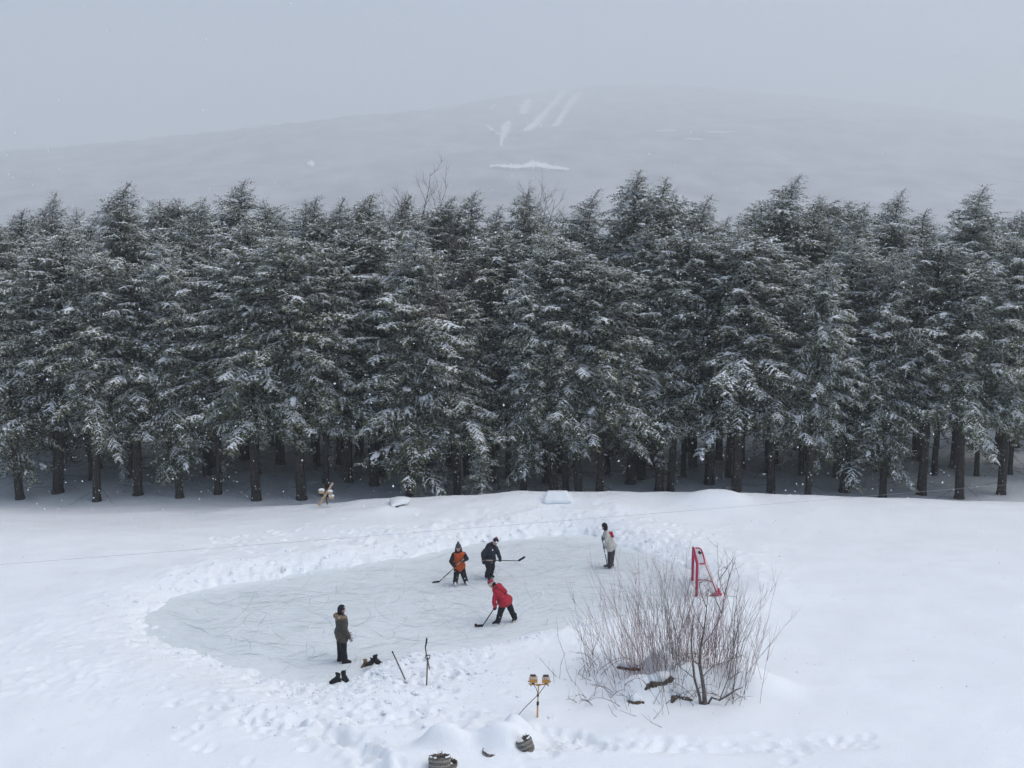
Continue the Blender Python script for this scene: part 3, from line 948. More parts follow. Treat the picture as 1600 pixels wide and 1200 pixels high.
def tree(T, x, y, height, rz, wide=1.0, lean=0.0):
    o = empty('hemlock_tree', (x, y, gz(x, y) - .05))
    k = height / T[2]
    for nm, me_ in (('trunk', T[0]), ('crown', T[1])):
        c = link(nm, me_, o)
    o.scale = (k * wide, k * wide, k)
    o.rotation_euler = (0, R(lean), rz)
    return o


def height_for(px_top, py_top, y):
    return PY(px_top, py_top, y).z


ORD = ['first', 'second', 'third', 'fourth', 'fifth', 'sixth', 'seventh', 'eighth', 'ninth', 'tenth', 'eleventh', 'twelfth', 'thirteenth', 'fourteenth', 'fifteenth', 'sixteenth', 'seventeenth', 'eighteenth', 'nineteenth', 'twentieth',
       'twenty-first', 'twenty-second', 'twenty-third', 'twenty-fourth', 'twenty-fifth', 'twenty-sixth', 'twenty-seventh', 'twenty-eighth', 'twenty-ninth', 'thirtieth', 'thirty-first', 'thirty-second', 'thirty-third', 'thirty-fourth', 'thirty-fifth', 'thirty-sixth', 'thirty-seventh', 'thirty-eighth', 'thirty-ninth', 'fortieth']
tr_rng = random.Random(5)
# front row: trunk px, world y, py of top, template, wide
FRONT = [(30, 46.5, 400, 0, 1), (90, 47.5, 350, 3, 1.1), (150, 46, 380, 2, 1), (215, 47, 400, 1, 1.1), (280, 46.3, 360, 4, 1), (340, 47.2, 390, 5, 1.1), (400, 46, 372, 3, 1),
         (471, 46.2, 352, 2, 1.05), (508, 46.8, 368, 1, 1.0), (545, 49.5, 345, 3, 1.1), (585, 49.0, 352, 5, 1.05), (640, 45.6, 350, 0, 1.15),
         (714, 46.0, 440, 3, 1.0), (767, 49.5, 352, 1, 1.1), (818, 46.2, 402, 4, 1.0), (852, 49.5, 350, 2, 1.0), (866, 46.6, 372, 5, .95), (884, 46.8, 420, 1, .9), (904, 46.3, 362, 3, 1.05), (936, 46.0, 400, 2, 1.0),
         (985, 49.5, 340, 4, 1.1), (1030, 47.8, 372, 3, 1.0), (1047, 47.6, 345, 2, 1.05), (1108, 49, 360, 5, 1.1),
         (1150, 46.5, 350, 2, 1.05), (1205, 47, 372, 3, 1.1), (1262, 46, 395, 1, 1), (1320, 47.5, 350, 4, 1.1), (1380, 46.4, 380, 0, 1), (1440, 47, 360, 2, 1), (1500, 46.2, 390, 5, 1.1), (1565, 47, 356, 3, 1.1)]
FRONT_LABEL = {
    471: 'snowy hemlock with a slanting trunk rising behind the crossed-board sawhorse, left of it',
    508: 'hemlock whose dark trunk stands directly behind the crossed pale-board sawhorse',
    545: 'slim-trunked hemlock set back between the sawhorse and the blue-edged mound',
    585: 'hemlock with a stout short bare trunk, left of the blue-edged snow mound',
    640: 'broad hemlock with a thick brown trunk right behind the blue-edged snow mound',
    714: 'low hemlock beside the young bushy conifer on the crest, its left neighbour',
    767: 'hemlock set back behind the young bushy conifer on the crest',
    818: 'low-skirted snowy hemlock rising above the player in navy',
    852: 'hemlock set back just left of the flat-topped snow block',
    866: 'hemlock whose dark trunk stands right behind the flat-topped snow block',
    884: 'slender hemlock just right of the flat-topped snow block, lower than its neighbours',
    904: 'hemlock with a bare leaning trunk, second right of the flat-topped snow block',
    936: 'hemlock with a bare trunk standing alone above the player in the pale jacket',
    985: 'hemlock set back in the gap between the lone trunk and the twin trunks',
    1030: 'thinner left one of the twin-trunk hemlocks behind the bank above the goal',
    1047: 'thicker right one of the twin-trunk hemlocks behind the bank above the goal',
    1108: 'hemlock set back just right of the twin trunks behind the rounded mound',
}
nl = 0; nr = 0
lefts = [a for a in FRONT if a[0] < 460]; rights = [a for a in FRONT if a[0] > 1140]
for (px, y, pt, ti, wd) in FRONT:
    x = PY(px, 760, y).x
    hgt = height_for(px, pt, y) - gz(x, y)
    ti = {0: 4, 3: 1, 5: 2}.get(ti, ti)
    o = tree(TEMPL[ti], x, y, hgt, tr_rng.uniform(0, 6.28), wd * tr_rng.uniform(1.05, 1.45), tr_rng.uniform(-3, 3) if px != 936 else 3.0)
    if px in FRONT_LABEL: lb = FRONT_LABEL[px]
    elif px < 460: lb = 'front-row snowy hemlock beyond the rink\'s far left, %s trunk from the left end' % ORD[nl]; nl += 1
    else: nr += 1; lb = 'front-row snowy hemlock on the right beyond the goal, %s trunk from the right end' % ORD[len(rights) - nr]
    tag(o, lb, 'tree', 'hemlocks along the front edge of the forest')
# skyline trees: tip px, py, world y, template, wide
SKY = [(20, 318, 54, 1, 1), (75, 292, 56, 3, 1), (130, 330, 53, 5, 1), (190, 276, 55, 2, 1), (250, 334, 54, 4, 1), (310, 300, 53, 3, 1), (365, 272, 55, 1, 1), (425, 322, 54, 5, 1),
       (483, 297, 53.5, 1, .95), (520, 299, 54, 3, .8), (553, 295, 56, 5, .9), (578, 293, 53, 1, 1.0), (640, 295, 54.5, 2, .95), (662, 299, 53, 4, 1.05), (701, 299, 54, 3, .9), (731, 289, 53, 0, 1.0), (766, 312, 55, 2, .85),
       (822, 283, 52.5, 1, .85), (852, 335, 56, 3, .7), (905, 285, 53, 5, .9), (965, 330, 56, 2, .9), (1003, 257, 51.5, 4, .98), (1031, 268, 53, 0, .95), (1093, 297, 53, 3, .9), (1135, 330, 55, 1, 1.0),
       (1170, 318, 53, 2, 1), (1225, 262, 54, 5, 1), (1280, 310, 55, 1, 1), (1335, 308, 53, 3, 1), (1395, 285, 54, 4, 1), (1455, 318, 55, 0, 1), (1520, 280, 53, 2, 1), (1585, 325, 54, 5, 1)]
SKY_LABEL = {1003: 'tallest hemlock of the skyline, broad dark cone above the player in the pale jacket',
             1031: 'narrow hemlock tip leaning on the right shoulder of the tallest skyline cone',
             822: 'slim spire-topped hemlock standing free on the skyline under the snowy clearing',
             905: 'pointed hemlock on the skyline between the slim free spire and the tallest cone',
             1093: 'ragged-topped hemlock alone on the skyline just right of the tallest pair'}
for k, (px, pt, y, ti, wd) in enumerate(SKY):
    x = PY(px, pt, y).x
    hgt = height_for(px, pt, y) - gz(x, y)
    T = TEMPL[{1: 0, 2: 3, 4: 5}.get(ti, ti) if px not in (1003, 1031) else 6]
    o = tree(T, x, y, hgt, tr_rng.uniform(-.5, .5), wd * tr_rng.uniform(1.0, 1.45), tr_rng.uniform(-1.5, 1.5))
    tag(o, SKY_LABEL.get(px, 'hazy snow-dusted hemlock, its tip %s from the left along the skyline' % ORD[k]), 'tree', 'hemlocks of the forest skyline')
# in-between and back trees, hidden up to their tops
MID = 0
for row, (y, top, step) in enumerate(((50.8, 378, 68), (58, 352, 62), (63, 348, 70))):
    px = -260 + row * 23
    while px < 1860:
        yy_ = y + tr_rng.uniform(-.8, .8); pt = top + tr_rng.choice((tr_rng.uniform(-55, 0), tr_rng.uniform(0, 45)))
        if px > 1000 and px < 1130: pt += 10
        x = PY(px, pt, yy_).x
        o = tree(TEMPL[tr_rng.choice((1, 2, 4, 1, 2, 4, 0, 5))], x, yy_, height_for(px, pt, yy_) - gz(x, yy_), tr_rng.uniform(0, 6.28), tr_rng.uniform(.95, 1.3), tr_rng.uniform(-2, 2))
        tag(o, 'snow-dusted hemlock deep inside the forest behind the front row', 'tree', 'hemlocks inside the forest')
        px += step + tr_rng.uniform(-14, 14)
# young conifers at the edge
for (px, py, y, hgt, lb) in ((748, 768, 44.9, 3.0, 'young bushy snow-laden conifer standing on the crest below the tall trees'),
                             (690, 766, 46.0, 2.2, 'small dark conifer sapling behind the crest between two trunks'),
                             (655, 774, 45.2, 1.2, 'tiny conifer sapling at the foot of the broad hemlock')):
    x = PY(px, py, y).x
    o = tree(YOUNG, x, y, hgt, tr_rng.uniform(0, 6), 1.1)
    o.name = 'young_conifer'
    tag(o, lb, 'tree', 'young conifers at the forest edge')


def bare_tree(name, x, y, hgt, seed, label, group, m=None, spread=.55, r0=.11, z0=None, first=.35, depth=3, kids=9):
    rng = random.Random(seed)
    root = empty(name, (x, y, (gz(x, y) if z0 is None else z0)))
    tr, cr = MB(), MB()
    base = Vector(root.location)

    def limb(p, d, L, r, lev, mb):
        n = 6
        pts = [p.copy()]
        for i in range(n):
            d = (d + Vector((rng.gauss(0, .07), rng.gauss(0, .07), .05 if lev else .02))).normalized()
            pts.append(pts[-1] + d * L / n)
        mb.tube(pts, [r * (1 - .8 * i / n) for i in range(n + 1)], 5 if lev < 2 else 3, 0, cap=False)
        if lev < depth:
            kk = kids if lev == 0 else 5
            for c in range(kk):
                t = first + (1 - first) * (c + rng.random()) / kk if lev == 0 else rng.uniform(.25, .95)
                f = t * n; i = min(n - 1, int(f)); q = pts[i].lerp(pts[i + 1], f - i)
                a = rng.uniform(0, 6.28)
                o = (d.orthogonal().normalized() * math.cos(a) + d.cross(d.orthogonal().normalized()) * math.sin(a))
                limb(q, (d * .75 + o * spread * 1.5).normalized(), L * (.36 - .2 * t if lev == 0 else .5) * rng.uniform(.7, 1.2), r * (.45 if lev == 0 else .5), lev + 1, cr)
    limb(base - Vector((0, 0, .3)), Vector((rng.uniform(-.05, .05), 0, 1)), hgt, r0, 0, tr)
    tr.build('trunk', m or M['bark_grey'], root); cr.build('branches', m or M['bark_grey'], root)
    tag(root, label, 'tree', group)
    return root


for k, (px, pt, y, lb) in enumerate(((724, 385, 45.4, 'bare grey-trunked tree in front of the hemlocks, its leafless limbs against them'),
                                     (735, 268, 55, 'bare leafless treetop sticking out above the skyline left of the slim free spire'),
                                     (762, 282, 57, 'bare twiggy treetop leaning right beside the tallest bare treetop'),
                                     (880, 288, 55, 'bare leafless tree on the skyline just left of the pointed hemlock'),
                                     (602, 302, 56, 'thin bare treetop on the skyline above the blue-edged mound'),
                                     (1128, 318, 54, 'bare leafless tree right of the ragged-topped skyline hemlock'),
                                     (780, 330, 48, 'bare twiggy tree leaning out between dark hemlocks above the player in navy'))):
    x = PY(px, pt, y).x
    bare_tree('bare_tree', x, y, (height_for(px, pt, y) - gz(x, y)) * ((.84 if k == 6 else .915) if k else .95), 60 + k, lb, 'leafless trees in the forest', kids=16, spread=.38, r0=.07)

# ------------------------------------------------------------------ shrub at the right of the rink
def shrub():
    rng = random.Random(9)
    o = on_ground(1050, 1078)
    root = empty('bare_shrub', o)
    groups = []
    clumps = [(950, 1050, 12, -.30), (988, 1052, 34, -.27), (1018, 1046, 44, -.18), (1048, 1044, 56, -.10), (1078, 1042, 52, -.03), (1108, 1050, 44, .03), (1136, 1056, 42, .05), (1160, 1062, 18, .08), (985, 1092, 7, -.4), (1040, 1100, 8, -.2)]
    for ci, (a, b, n, ln) in enumerate(clumps):
        mb = MB()
        c = on_ground(a, b)
        for i in range(int(n * 1.15)):
            p = c + Vector((rng.gauss(0, .32), rng.gauss(0, .35), 0)); p.z = gz(p.x, p.y) - .1
            Lh = rng.uniform(1.3, 3.3) * (0.72 if ci in (0, 8, 9) else .86 if ci in (4, 5, 6, 7) else 1)
            d = Vector((ln + rng.gauss(0, .17), rng.gauss(.05, .2), 1)).normalized()
            pts = [p]
            k = 9
            bend = Vector((rng.gauss(0, .025), rng.gauss(0, .025), .015))
            for s in range(k):
                d = (d + bend + Vector((rng.gauss(0, .035), rng.gauss(0, .035), 0))).normalized()
                pts.append(pts[-1] + d * Lh / k)
            r = rng.uniform(.0038, .0072)
            mb.tube(pts, [r * (1 - .75 * s / k) for s in range(k + 1)], 4, 0, cap=False)
            for t in range(rng.randint(2, 6)):
                s = rng.randint(3, k - 1)
                q = pts[s]; dd = (pts[s + 1] - pts[s]).normalized()
                e = (dd + Vector((rng.gauss(0, .35), rng.gauss(0, .35), .1))).normalized()
                l2 = rng.uniform(.25, .8)
                mb.tube([q, q + e * l2 * .5, q + (e + Vector((0, 0, .15))).normalized() * l2], [r * .55, r * .42, r * .22], 3, 0, cap=False)
        mb.build('stems', M['twig'] if ci % 3 else M['twig_grey'], root)
    # low arching twigs over the snow
    for i in range(60):
        mb = MB()
        p = on_ground(rng.uniform(895, 1160), rng.uniform(1040, 1106), 3)
        a = rng.uniform(0, 6.28); L = rng.uniform(.3, 1.0)
        h_ = Vector((math.cos(a), math.sin(a) * .6, 0))
        up = rng.uniform(.2, .7)
        pts = [p + h_ * L * t + Vector((0, 0, up * L * math.sin(math.pi * t * .62) - .04)) for t in (0, .2, .4, .6, .8, 1)]
        mb.tube(pts, [.009, .008, .007, .006, .005, .003], 4, 0, cap=False)
        for t in range(4):
            q = pts[rng.randint(1, 4)]
            e = Vector((rng.gauss(0, .5), rng.gauss(0, .5), rng.uniform(.1, .8))).normalized()
            mb.tube([q, q + e * rng.uniform(.1, .4)], [.005, .002], 3, 0, cap=False)
        mb.build('arching_twig', M['twig_grey'], root)
    tag(root, 'large leafless shrub of many thin red-brown stems in front of the goal', 'shrub')
    return root


shrub()
# sparse side twigs poking from the snow
for k, (a, b, n, lb) in enumerate(((882, 1062, 4, 'few thin twigs poking from snow just right of the work light'), (925, 1058, 10, 'sparse low twigs in snow at the left foot of the shrub'), (905, 1030, 7, 'tall sparse twigs left of the shrub by the rink edge'), (1008, 1125, 4, 'wispy twigs lying in the snow below the shrub'))):
    rng = random.Random(70 + k); c = on_ground(a, b); root = empty('twig_cluster', c)
    for i in range(n):
        mb = MB()
        p = c + Vector((rng.gauss(0, .3), rng.gauss(0, .2), 0)); p.z = gz(p.x, p.y) - .05
        d = Vector((rng.gauss(-.25, .35), rng.gauss(0, .3), 1 if k != 3 else .25)).normalized(); L = rng.uniform(.3, .8) * (2.0 if k == 2 else 1)
        q1 = p + d * L * .5; q2 = p + (d + Vector((rng.gauss(0, .12), 0, .1))).normalized() * L
        mb.tube([p, q1, q2], [.007, .0055, .003], 4, cap=False)
        mb.tube([q1, q1 + Vector((rng.gauss(0, .12), rng.gauss(0, .1), .16))], [.004, .002], 3, cap=False)
        mb.build('twig', M['twig_grey'], root)
    tag(root, lb, 'twigs', 'twigs poking from the snow')

# sapling with a forked grey trunk in front of the shrub
rt = on_ground(1100, 1100)
root = empty('bare_sapling', rt)
tr, br = MB(), MB()
rng = random.Random(3)
yb = rt.y


def pl(lst, dy=0):
    return [PY(a, b, yb + dy * i) for i, (a, b) in enumerate(lst)]


tr.tube([rt - Vector((0, 0, .2))] + pl([(1101, 1095), (1100, 1080), (1097, 1060), (1093, 1040), (1094, 1015), (1100, 985), (1104, 950), (1107, 920)], .03), [.075, .062, .05, .045, .04, .03, .02, .012, .006], 7, 0)
tr.tube([rt - Vector((.05, 0, .2))] + pl([(1093, 1088), (1085, 1060), (1082, 1030), (1080, 1000), (1084, 960)], .05), [.05, .035, .03, .022, .016, .006], 6, 0)
tr.tube([rt + Vector((.05, 0, -.1))] + pl([(1112, 1090), (1124, 1094), (1138, 1086), (1150, 1078), (1160, 1074)], -.03), [.03, .028, .026, .024, .018, .008], 6, 0)
stems = [[(1094, 1040), (1080, 1030), (1070, 1022), (1076, 1021), (1110, 1022), (1140, 1024)], [(1094, 1012), (1112, 990), (1128, 960), (1132, 930), (1124, 905), (1122, 885), (1121, 850)],
         [(1132, 930), (1140, 900), (1150, 870)], [(1124, 905), (1133, 893), (1142, 880)], [(1104, 950), (1095, 925), (1090, 900)], [(1128, 960), (1118, 935), (1098, 912)], [(1097, 1058), (1115, 1040), (1140, 1032), (1155, 1026)],
         [(1146, 1078), (1150, 1040), (1154, 990), (1150, 930)], [(1124, 1094), (1138, 1060), (1146, 1010), (1148, 960), (1155, 900)], [(1085, 1060), (1060, 1040), (1048, 1012)], [(1146, 1010), (1154, 980), (1160, 945)], [(1100, 985), (1085, 955), (1078, 930)]]
for s in stems:
    pts = pl(s, .06 * rng.uniform(-1, 1))
    br.tube(pts, [.014 * (1 - .75 * i / (len(pts) - 1)) for i in range(len(pts))], 5, 0)
    for k in range(7):
        i = rng.randint(0, len(pts) - 2); q = pts[i].lerp(pts[i + 1], rng.random())
        e = Vector((rng.gauss(0, .5), rng.gauss(0, .4), rng.uniform(.2, .9))).normalized(); L = rng.uniform(.15, .6)
        br.tube([q, q + e * L * .5, q + (e + Vector((0, 0, .2))).normalized() * L], [.006, .004, .002], 3, 0, cap=False)
tr.build('trunk', M['bark_grey'], root); br.build('branches', M['twig_grey'], root)
tag(root, 'bare sapling with forked grey-brown trunk at the right front of the shrub', 'sapling')

# half-buried logs below the shrub, with snow lying on them
for k, (pts, r, lb) in enumerate((([(1012, 1074), (1022, 1067), (1036, 1065), (1050, 1061)], .085, 'short brown log bridging two snow mounds at the middle of the shrub'),
                                  ([(982, 1095), (992, 1098), (1003, 1097)], .07, 'low brown log under the snow at the left foot of the shrub'),
                                  ([(1050, 1097), (1054, 1088), (1062, 1086), (1072, 1092), (1080, 1094)], .085, 'arched dark root hump beside the sapling foot'),
                                  ([(966, 1043), (982, 1045), (998, 1045)], .06, 'dark bent branch at the upper left of the shrub base'))):
    mb = MB()
    yk = on_ground(pts[0][0], pts[0][1]).y
    w_ = [on_ground(a, b) - Vector((0, 0, r * .25)) for a, b in pts]
    w_ = [w_[0] + (w_[0] - w_[1]) * .8 - Vector((0, 0, r * 1.6))] + w_ + [w_[-1] + (w_[-1] - w_[-2]) * .8 - Vector((0, 0, r * 1.6))]
    w_ = chaikin(w_, 3, False)
    rng = random.Random(k)
    w_ = [p + Vector((0, rng.gauss(0, r * .08), rng.gauss(0, r * .08))) for p in w_]
    mb.tube(w_, [r * 1.0 * rng.uniform(.7, 1.25) * (0.45 + .55 * math.sin(math.pi * i / (len(w_) - 1)) ** .5) for i in range(len(w_))], 9, 0)
    o = mb.build('fallen_log', M['log'], origin=w_[0])
    sn_ = MB()
    q0, q1 = len(w_) // 5, len(w_) - len(w_) // 5
    sn_.tube([p + Vector((0, .09, r * 1.15)) for p in w_[q0:q1]], [r * (.35 + 1.45 * math.sin(math.pi * (i + .5) / (q1 - q0)) ** .6) * rng.uniform(.92, 1.08) for i in range(q1 - q0)], 10, 0)
    sn_.build('snow_cap', M['snow'], o)
    tag(o, lb, 'log', 'half-buried logs and roots under the shrub')

# ------------------------------------------------------------------ people


def hand_fingers(bm, C, n, s, grow=0.0, grip=True, f=None):
    """palm, four bent fingers and a thumb. C: grip centre; n: from hand towards the stick; s: along the stick"""
    n = n.normalized(); s = s.normalized(); m = s.cross(n).normalized()
    g = grow
    if grip:
        pc = C - n * .036
        hull(bm, [(pc + s * .034, .017 + g), (pc - s * .034, .017 + g), (pc - n * .03 + s * .018, .020 + g), (pc - n * .03 - s * .018, .020 + g)], 8)
        lens = (1.0, 1.12, 1.04, .85)
        for i in range(4):
            o = s * (.033 - i * .022)
            pts = []
            for th in (35, 85, 135, 185 if i < 3 else 170):
                t = R(th)
                pts.append(C + o - n * (.030 * math.cos(t) * lens[i]) + m * (.030 * math.sin(t) * lens[i]))
            pts[0] = pc + o + m * .012
            for a, b in zip(pts[:-1], pts[1:]):
                hull(bm, [(a, .0088 + g * .8), (b, .0080 + g * .8)], 7)
        tp = [pc - n * .012 + s * .045 - m * .012]
        for th in (-50, -105, -150):
            t = R(th)
            tp.append(C + s * .043 - n * (.031 * math.cos(t)) + m * (.031 * math.sin(t)))
        for a, b in zip(tp[:-1], tp[1:]):
            hull(bm, [(a, .0105 + g * .8), (b, .0092 + g * .8)], 7)
    else:
        # relaxed: n is the hand direction, s the side of the thumb
        pc = C + n * .05
        pn = n.cross(s).normalized()
        hull(bm, [(C + n * .012, .020 + g), (pc + s * .026, .014 + g), (pc - s * .026, .014 + g), (pc + n * .03 + s * .022, .013 + g), (pc + n * .03 - s * .024, .013 + g)], 8)
        for i, L in enumerate((.070, .078, .072, .056)):
            a = pc + n * .035 + s * (.0285 - .019 * i)
            d = (n + s * (.03 - .02 * i) + pn * .2).normalized()
            for j in range(3):
                b = a + d * L * (.45, .32, .23)[j]
                hull(bm, [(a, .0088 - .0006 * j + g * .8), (b, .0082 - .0006 * j + g * .8)], 7)
                a = b; d = (d + pn * (.55 + .06 * i)).normalized()
        a = C + n * .025 + s * .024
        d = (n * .7 + s * .75 + pn * .15).normalized()
        for j, L in enumerate((.042, .034)):
            b = a + d * L
            hull(bm, [(a, .0115 + g * .8), (b, .0095 + g * .8)], 7); a = b; d = (d + n * .5).normalized()


def person(spec):
    fx, fy = spec['foot']
    base = P(fx, fy, 0)
    root = empty('person', base)
    j = {}
    for k, v in spec['j'].items():
        a, b = v[0], v[1]; dy = v[2] if len(v) > 2 else 0
        j[k] = PY(a, b, base.y + dy)
    for k in ('la', 'ra'):
        if j[k].z < .10: j[k].z = .10
    look = Vector(spec['look']).normalized()
    fwd = Vector(spec['fwd']).normalized()
    sc_ = spec.get('scale', 1.0)
    right = fwd.cross(Vector((0, 0, 1))).normalized()
    hr = look.cross(Vector((0, 0, 1))).normalized(); hu = hr.cross(look).normalized()
    hd = j['head']
    neckb = j['neck']
    hips = (j['lh'] + j['rh']) / 2
    for sgn, k in ((-1, 'l'), (1, 'r')):
        pass
    sticks = spec.get('grip', {})

    def headshape(bm, g=0):
        hull(bm, [(hd - look * .015 + hu * .025, .088 * sc_ + g), (hd + look * .012 + hu * .03, .083 * sc_ + g), (hd + look * .045 - hu * .055, .048 * sc_ + g), (hd + look * .02 - hu * .06, .052 * sc_ + g)], 14)

    def limb(bm, k, a, b, c, r):
        hull(bm, [(j[k + a], r[0]), (j[k + b], r[1])]); hull(bm, [(j[k + b], r[1]), (j[k + c], r[2])])

    def toe(k):
        d = j[k + 't'] - j[k + 'a']; d.z = 0
        return d.normalized() if d.length > 1e-3 else fwd

    # ---- body, one continuous surface
    bm = bmesh.new()
    headshape(bm)
    hull(bm, [(hd + look * .088 + hu * .012, .010), (hd + look * .106 - hu * .014, .013), (hd + look * .085 - hu * .02, .016)], 8)
    for sg in (-1, 1):
        hull(bm, [(hd + hr * .086 * sg - look * .012 + hu * .012, (.014, .02, .028)), (hd + hr * .09 * sg - look * .018 + hu * .018, .012)], 8)
    hull(bm, [(hd - hu * .05 - look * .015, .055), (neckb, .06)])
    torso = [(j['ls'], .075), (j['rs'], .075), (neckb - (neckb - hips) * .16 + fwd * .03, .11), (neckb - (neckb - hips) * .35, .13)]
    hull(bm, torso + [(hips + (neckb - hips) * .38 + right * .03, .12), (hips + (neckb - hips) * .38 - right * .03, .12)], 12)
    hull(bm, [(hips + (neckb - hips) * .38 + right * .03, .12), (hips + (neckb - hips) * .38 - right * .03, .12), (j['lh'], .105), (j['rh'], .105)], 12)
    for k in 'lr':
        limb(bm, k, 's', 'e', 'w', (.056, .043, .030))
        limb(bm, k, 'h', 'k', 'a', (.088, .058, .042))
        d = toe(k)
        zf = .0 if spec['feet'] == 'skate' else -.045
        hull(bm, [(j[k + 'a'] - d * .03 + Vector((0, 0, zf + .02)), .034), (j[k + 'a'] + d * .13 + Vector((0, 0, zf - .01)), .018), (j[k + 'a'] - d * .03 + Vector((0, 0, zf)), .028)], 8)
        if k in sticks:
            C, s = sticks[k]
            n = (C - j[k + 'w']); n = n - s * n.dot(s)
            n = n if n.length > 1e-3 else (j[k + 'w'] - j[k + 'e'])
            hull(bm, [(j[k + 'w'], .028), (C - n.normalized() * .06, .022)], 8)
            hand_fingers(bm, C, n, s)
        else:
            n = (j[k + 'w'] - j[k + 'e']).normalized()
            hand_fingers(bm, j[k + 'w'], n, (fwd - n * fwd.dot(n)).normalized(), grip=False)
    body = remesh('body', bm, .0085, [M['skin'], M['eye'], M['lip']], root, 2)
    # eyes and mouth as patches of the same surface
    o0 = Vector(body['o0'])
    for pl_ in body.data.polygons:
        c = pl_.center + o0
        r_ = c - hd
        if r_.dot(look) > .05:
            u, v_ = r_.dot(hr), r_.dot(hu)
            for sg in (-1, 1):
                if (u - sg * .032) ** 2 / .013 ** 2 + (v_ - .012) ** 2 / .008 ** 2 < 1: pl_.material_index = 1
            if u ** 2 / .024 ** 2 + (v_ + .052) ** 2 / .008 ** 2 < 1: pl_.material_index = 2
    # ---- trousers
    bm = bmesh.new()
    hem = spec.get('cuff', .085)
    for k in 'lr':
        a = j[k + 'a'].copy(); a.z = max(a.z - .01, .11)
        hull(bm, [(j[k + 'h'] , .125), (j[k + 'k'], .095)], 12); hull(bm, [(j[k + 'k'], .095), (a, hem)], 12)
    hull(bm, [(j['lh'], .118), (j['rh'], .118), (hips + (neckb - hips) * .15, .12)], 12)
    remesh('trousers', bm, .016, M[spec['trousers']], root, 3, .010, 5, 9)
    # ---- jacket
    bm = bmesh.new()
    hb_ = spec['hem']                                            # how far the hem falls below the hips
    up = (neckb - hips)
    dn = Vector((0, 0, -1)) * hb_
    kk = spec.get('bulk', 1.0)
    hull(bm, [(j['ls'], .088 * kk), (j['rs'], .088 * kk), (neckb - up * .15 + fwd * .04, .125 * kk), (neckb - up * .15 - fwd * .03, .125 * kk), (neckb - up * .4 + fwd * .03, .15 * kk), (neckb - up * .02, .085),
              (hips + up * .35 + right * .05, .145 * kk), (hips + up * .35 - right * .05, .145 * kk)], 14)
    hull(bm, [(hips + up * .35 + right * .05, .145 * kk), (hips + up * .35 - right * .05, .145 * kk), (j['lh'] + up * .05, .168 * kk), (j['rh'] + up * .05, .168 * kk)] + [(j[k_] + dn + (right * sg_ * spec.get('flare', .05)), (.125 * kk, .125 * kk, .05)) for k_, sg_ in (('lh', -1), ('rh', 1))], 14)
    hull(bm, [(neckb + (hd - neckb) * .2, .085), (neckb - up * .06, .10)], 12)
    sleeves = spec.get('sleeves')
    bms = bmesh.new() if sleeves else bm
    for k in 'lr':
        w_ = j[k + 'w'] + (j[k + 'e'] - j[k + 'w']).normalized() * .02
        hull(bms, [(j[k + 's'], .090), (j[k + 'e'], .074)], 12); hull(bms, [(j[k + 'e'], .074), (w_, .056)], 12)
    remesh('vest' if sleeves else 'jacket', bm, .015, M[spec['jacket']], root, 3, .012, 8, 8)
    if sleeves:
        hull(bms, [(j['ls'], .080), (j['rs'], .080), (neckb, .09)], 12)
        hull(bms, [(neckb + (hd - neckb) * .3, .09), (neckb - up * .08, .11)], 12)
        remesh('jacket', bms, .015, M[sleeves], root, 3, .010, 9, 9)
    # ---- gloves
    for k in 'lr':
        bm = bmesh.new()
        if k in sticks:
            C, s = sticks[k]
            n = (C - j[k + 'w']); n = n - s * n.dot(s)
            n = n if n.length > 1e-3 else (j[k + 'w'] - j[k + 'e'])
            hand_fingers(bm, C, n, s, .006)
            hull(bm, [(j[k + 'w'], .045), (C - n.normalized() * .065, .032)], 8)
        else:
            n = (j[k + 'w'] - j[k + 'e']).normalized()
            hand_fingers(bm, j[k + 'w'], n, (fwd - n * fwd.dot(n)).normalized(), .005, grip=False)
            hull(bm, [(j[k + 'w'] - n * .03, .04), (j[k + 'w'] + n * .02, .03)], 8)
        remesh('glove', bm, .006, M[spec['glove']], root, 1)
    # ---- hat (crown, cuff, bobble)
    bm = bmesh.new()
    tall = spec.get('hat_tall', .0)
    hull(bm, [(hd - look * .02 + hu * .075, .098), (hd + look * .008 + hu * .082, .090), (hd - look * .02 + hu * (.115 + tall), .062)], 14)
    if spec.get('hatdown'):
        hull(bm, [(hd - look * .03 + hu * .03, .100), (hd - look * .035 - hu * .05, .085)], 14)
    hat = remesh('hat', bm, .011, M[spec['hat']], root, 2, .004, 3, 40)
    if spec.get('cuffcol'):
        mb = MB()
        ring = []
        for i in range(25):
            t = 2 * math.pi * i / 24
            ring.append(hd - look * .006 + hu * (.055 + .012 * math.sin(t)) + (hr * math.cos(t) + look * math.sin(t)) * .100)
        mb.tube(ring, .019, 8, 0, cap=False)
        mb.build('cuff', M[spec['cuffcol']], hat)
    if spec.get('bobble'):
        bm = bmesh.new()
        hull(bm, [(hd - look * .03 + hu * (.185 + tall), .042)], 12)
        remesh('bobble', bm, .009, M[spec['bobble']], hat, 1, .008, 5, 60)
    # ---- hair
    if spec.get('hair'):
        bm = bmesh.new()
        if spec['hair'] == 'long':
            for sg in (-1, 1):
                hull(bm, [(hd + hr * .078 * sg + hu * .03 - look * .02, .032), (hd + hr * .092 * sg - hu * .08 - look * .01, .038)], 10); hull(bm, [(hd + hr * .092 * sg - hu * .08 - look * .01, .038), (hd + hr * .10 * sg - hu * .21 + look * .03, .040)], 10)
            hull(bm, [(hd - look * .05 - hu * .02, .075), (hd - look * .07 - hu * .15, .08)], 10)
        else:
            hull(bm, [(hd - look * .04 + hu * .0, .088), (hd - look * .05 - hu * .06, .070)], 10)
        remesh('hair', bm, .011, M['hair'], root, 2, .006, 2, 50)
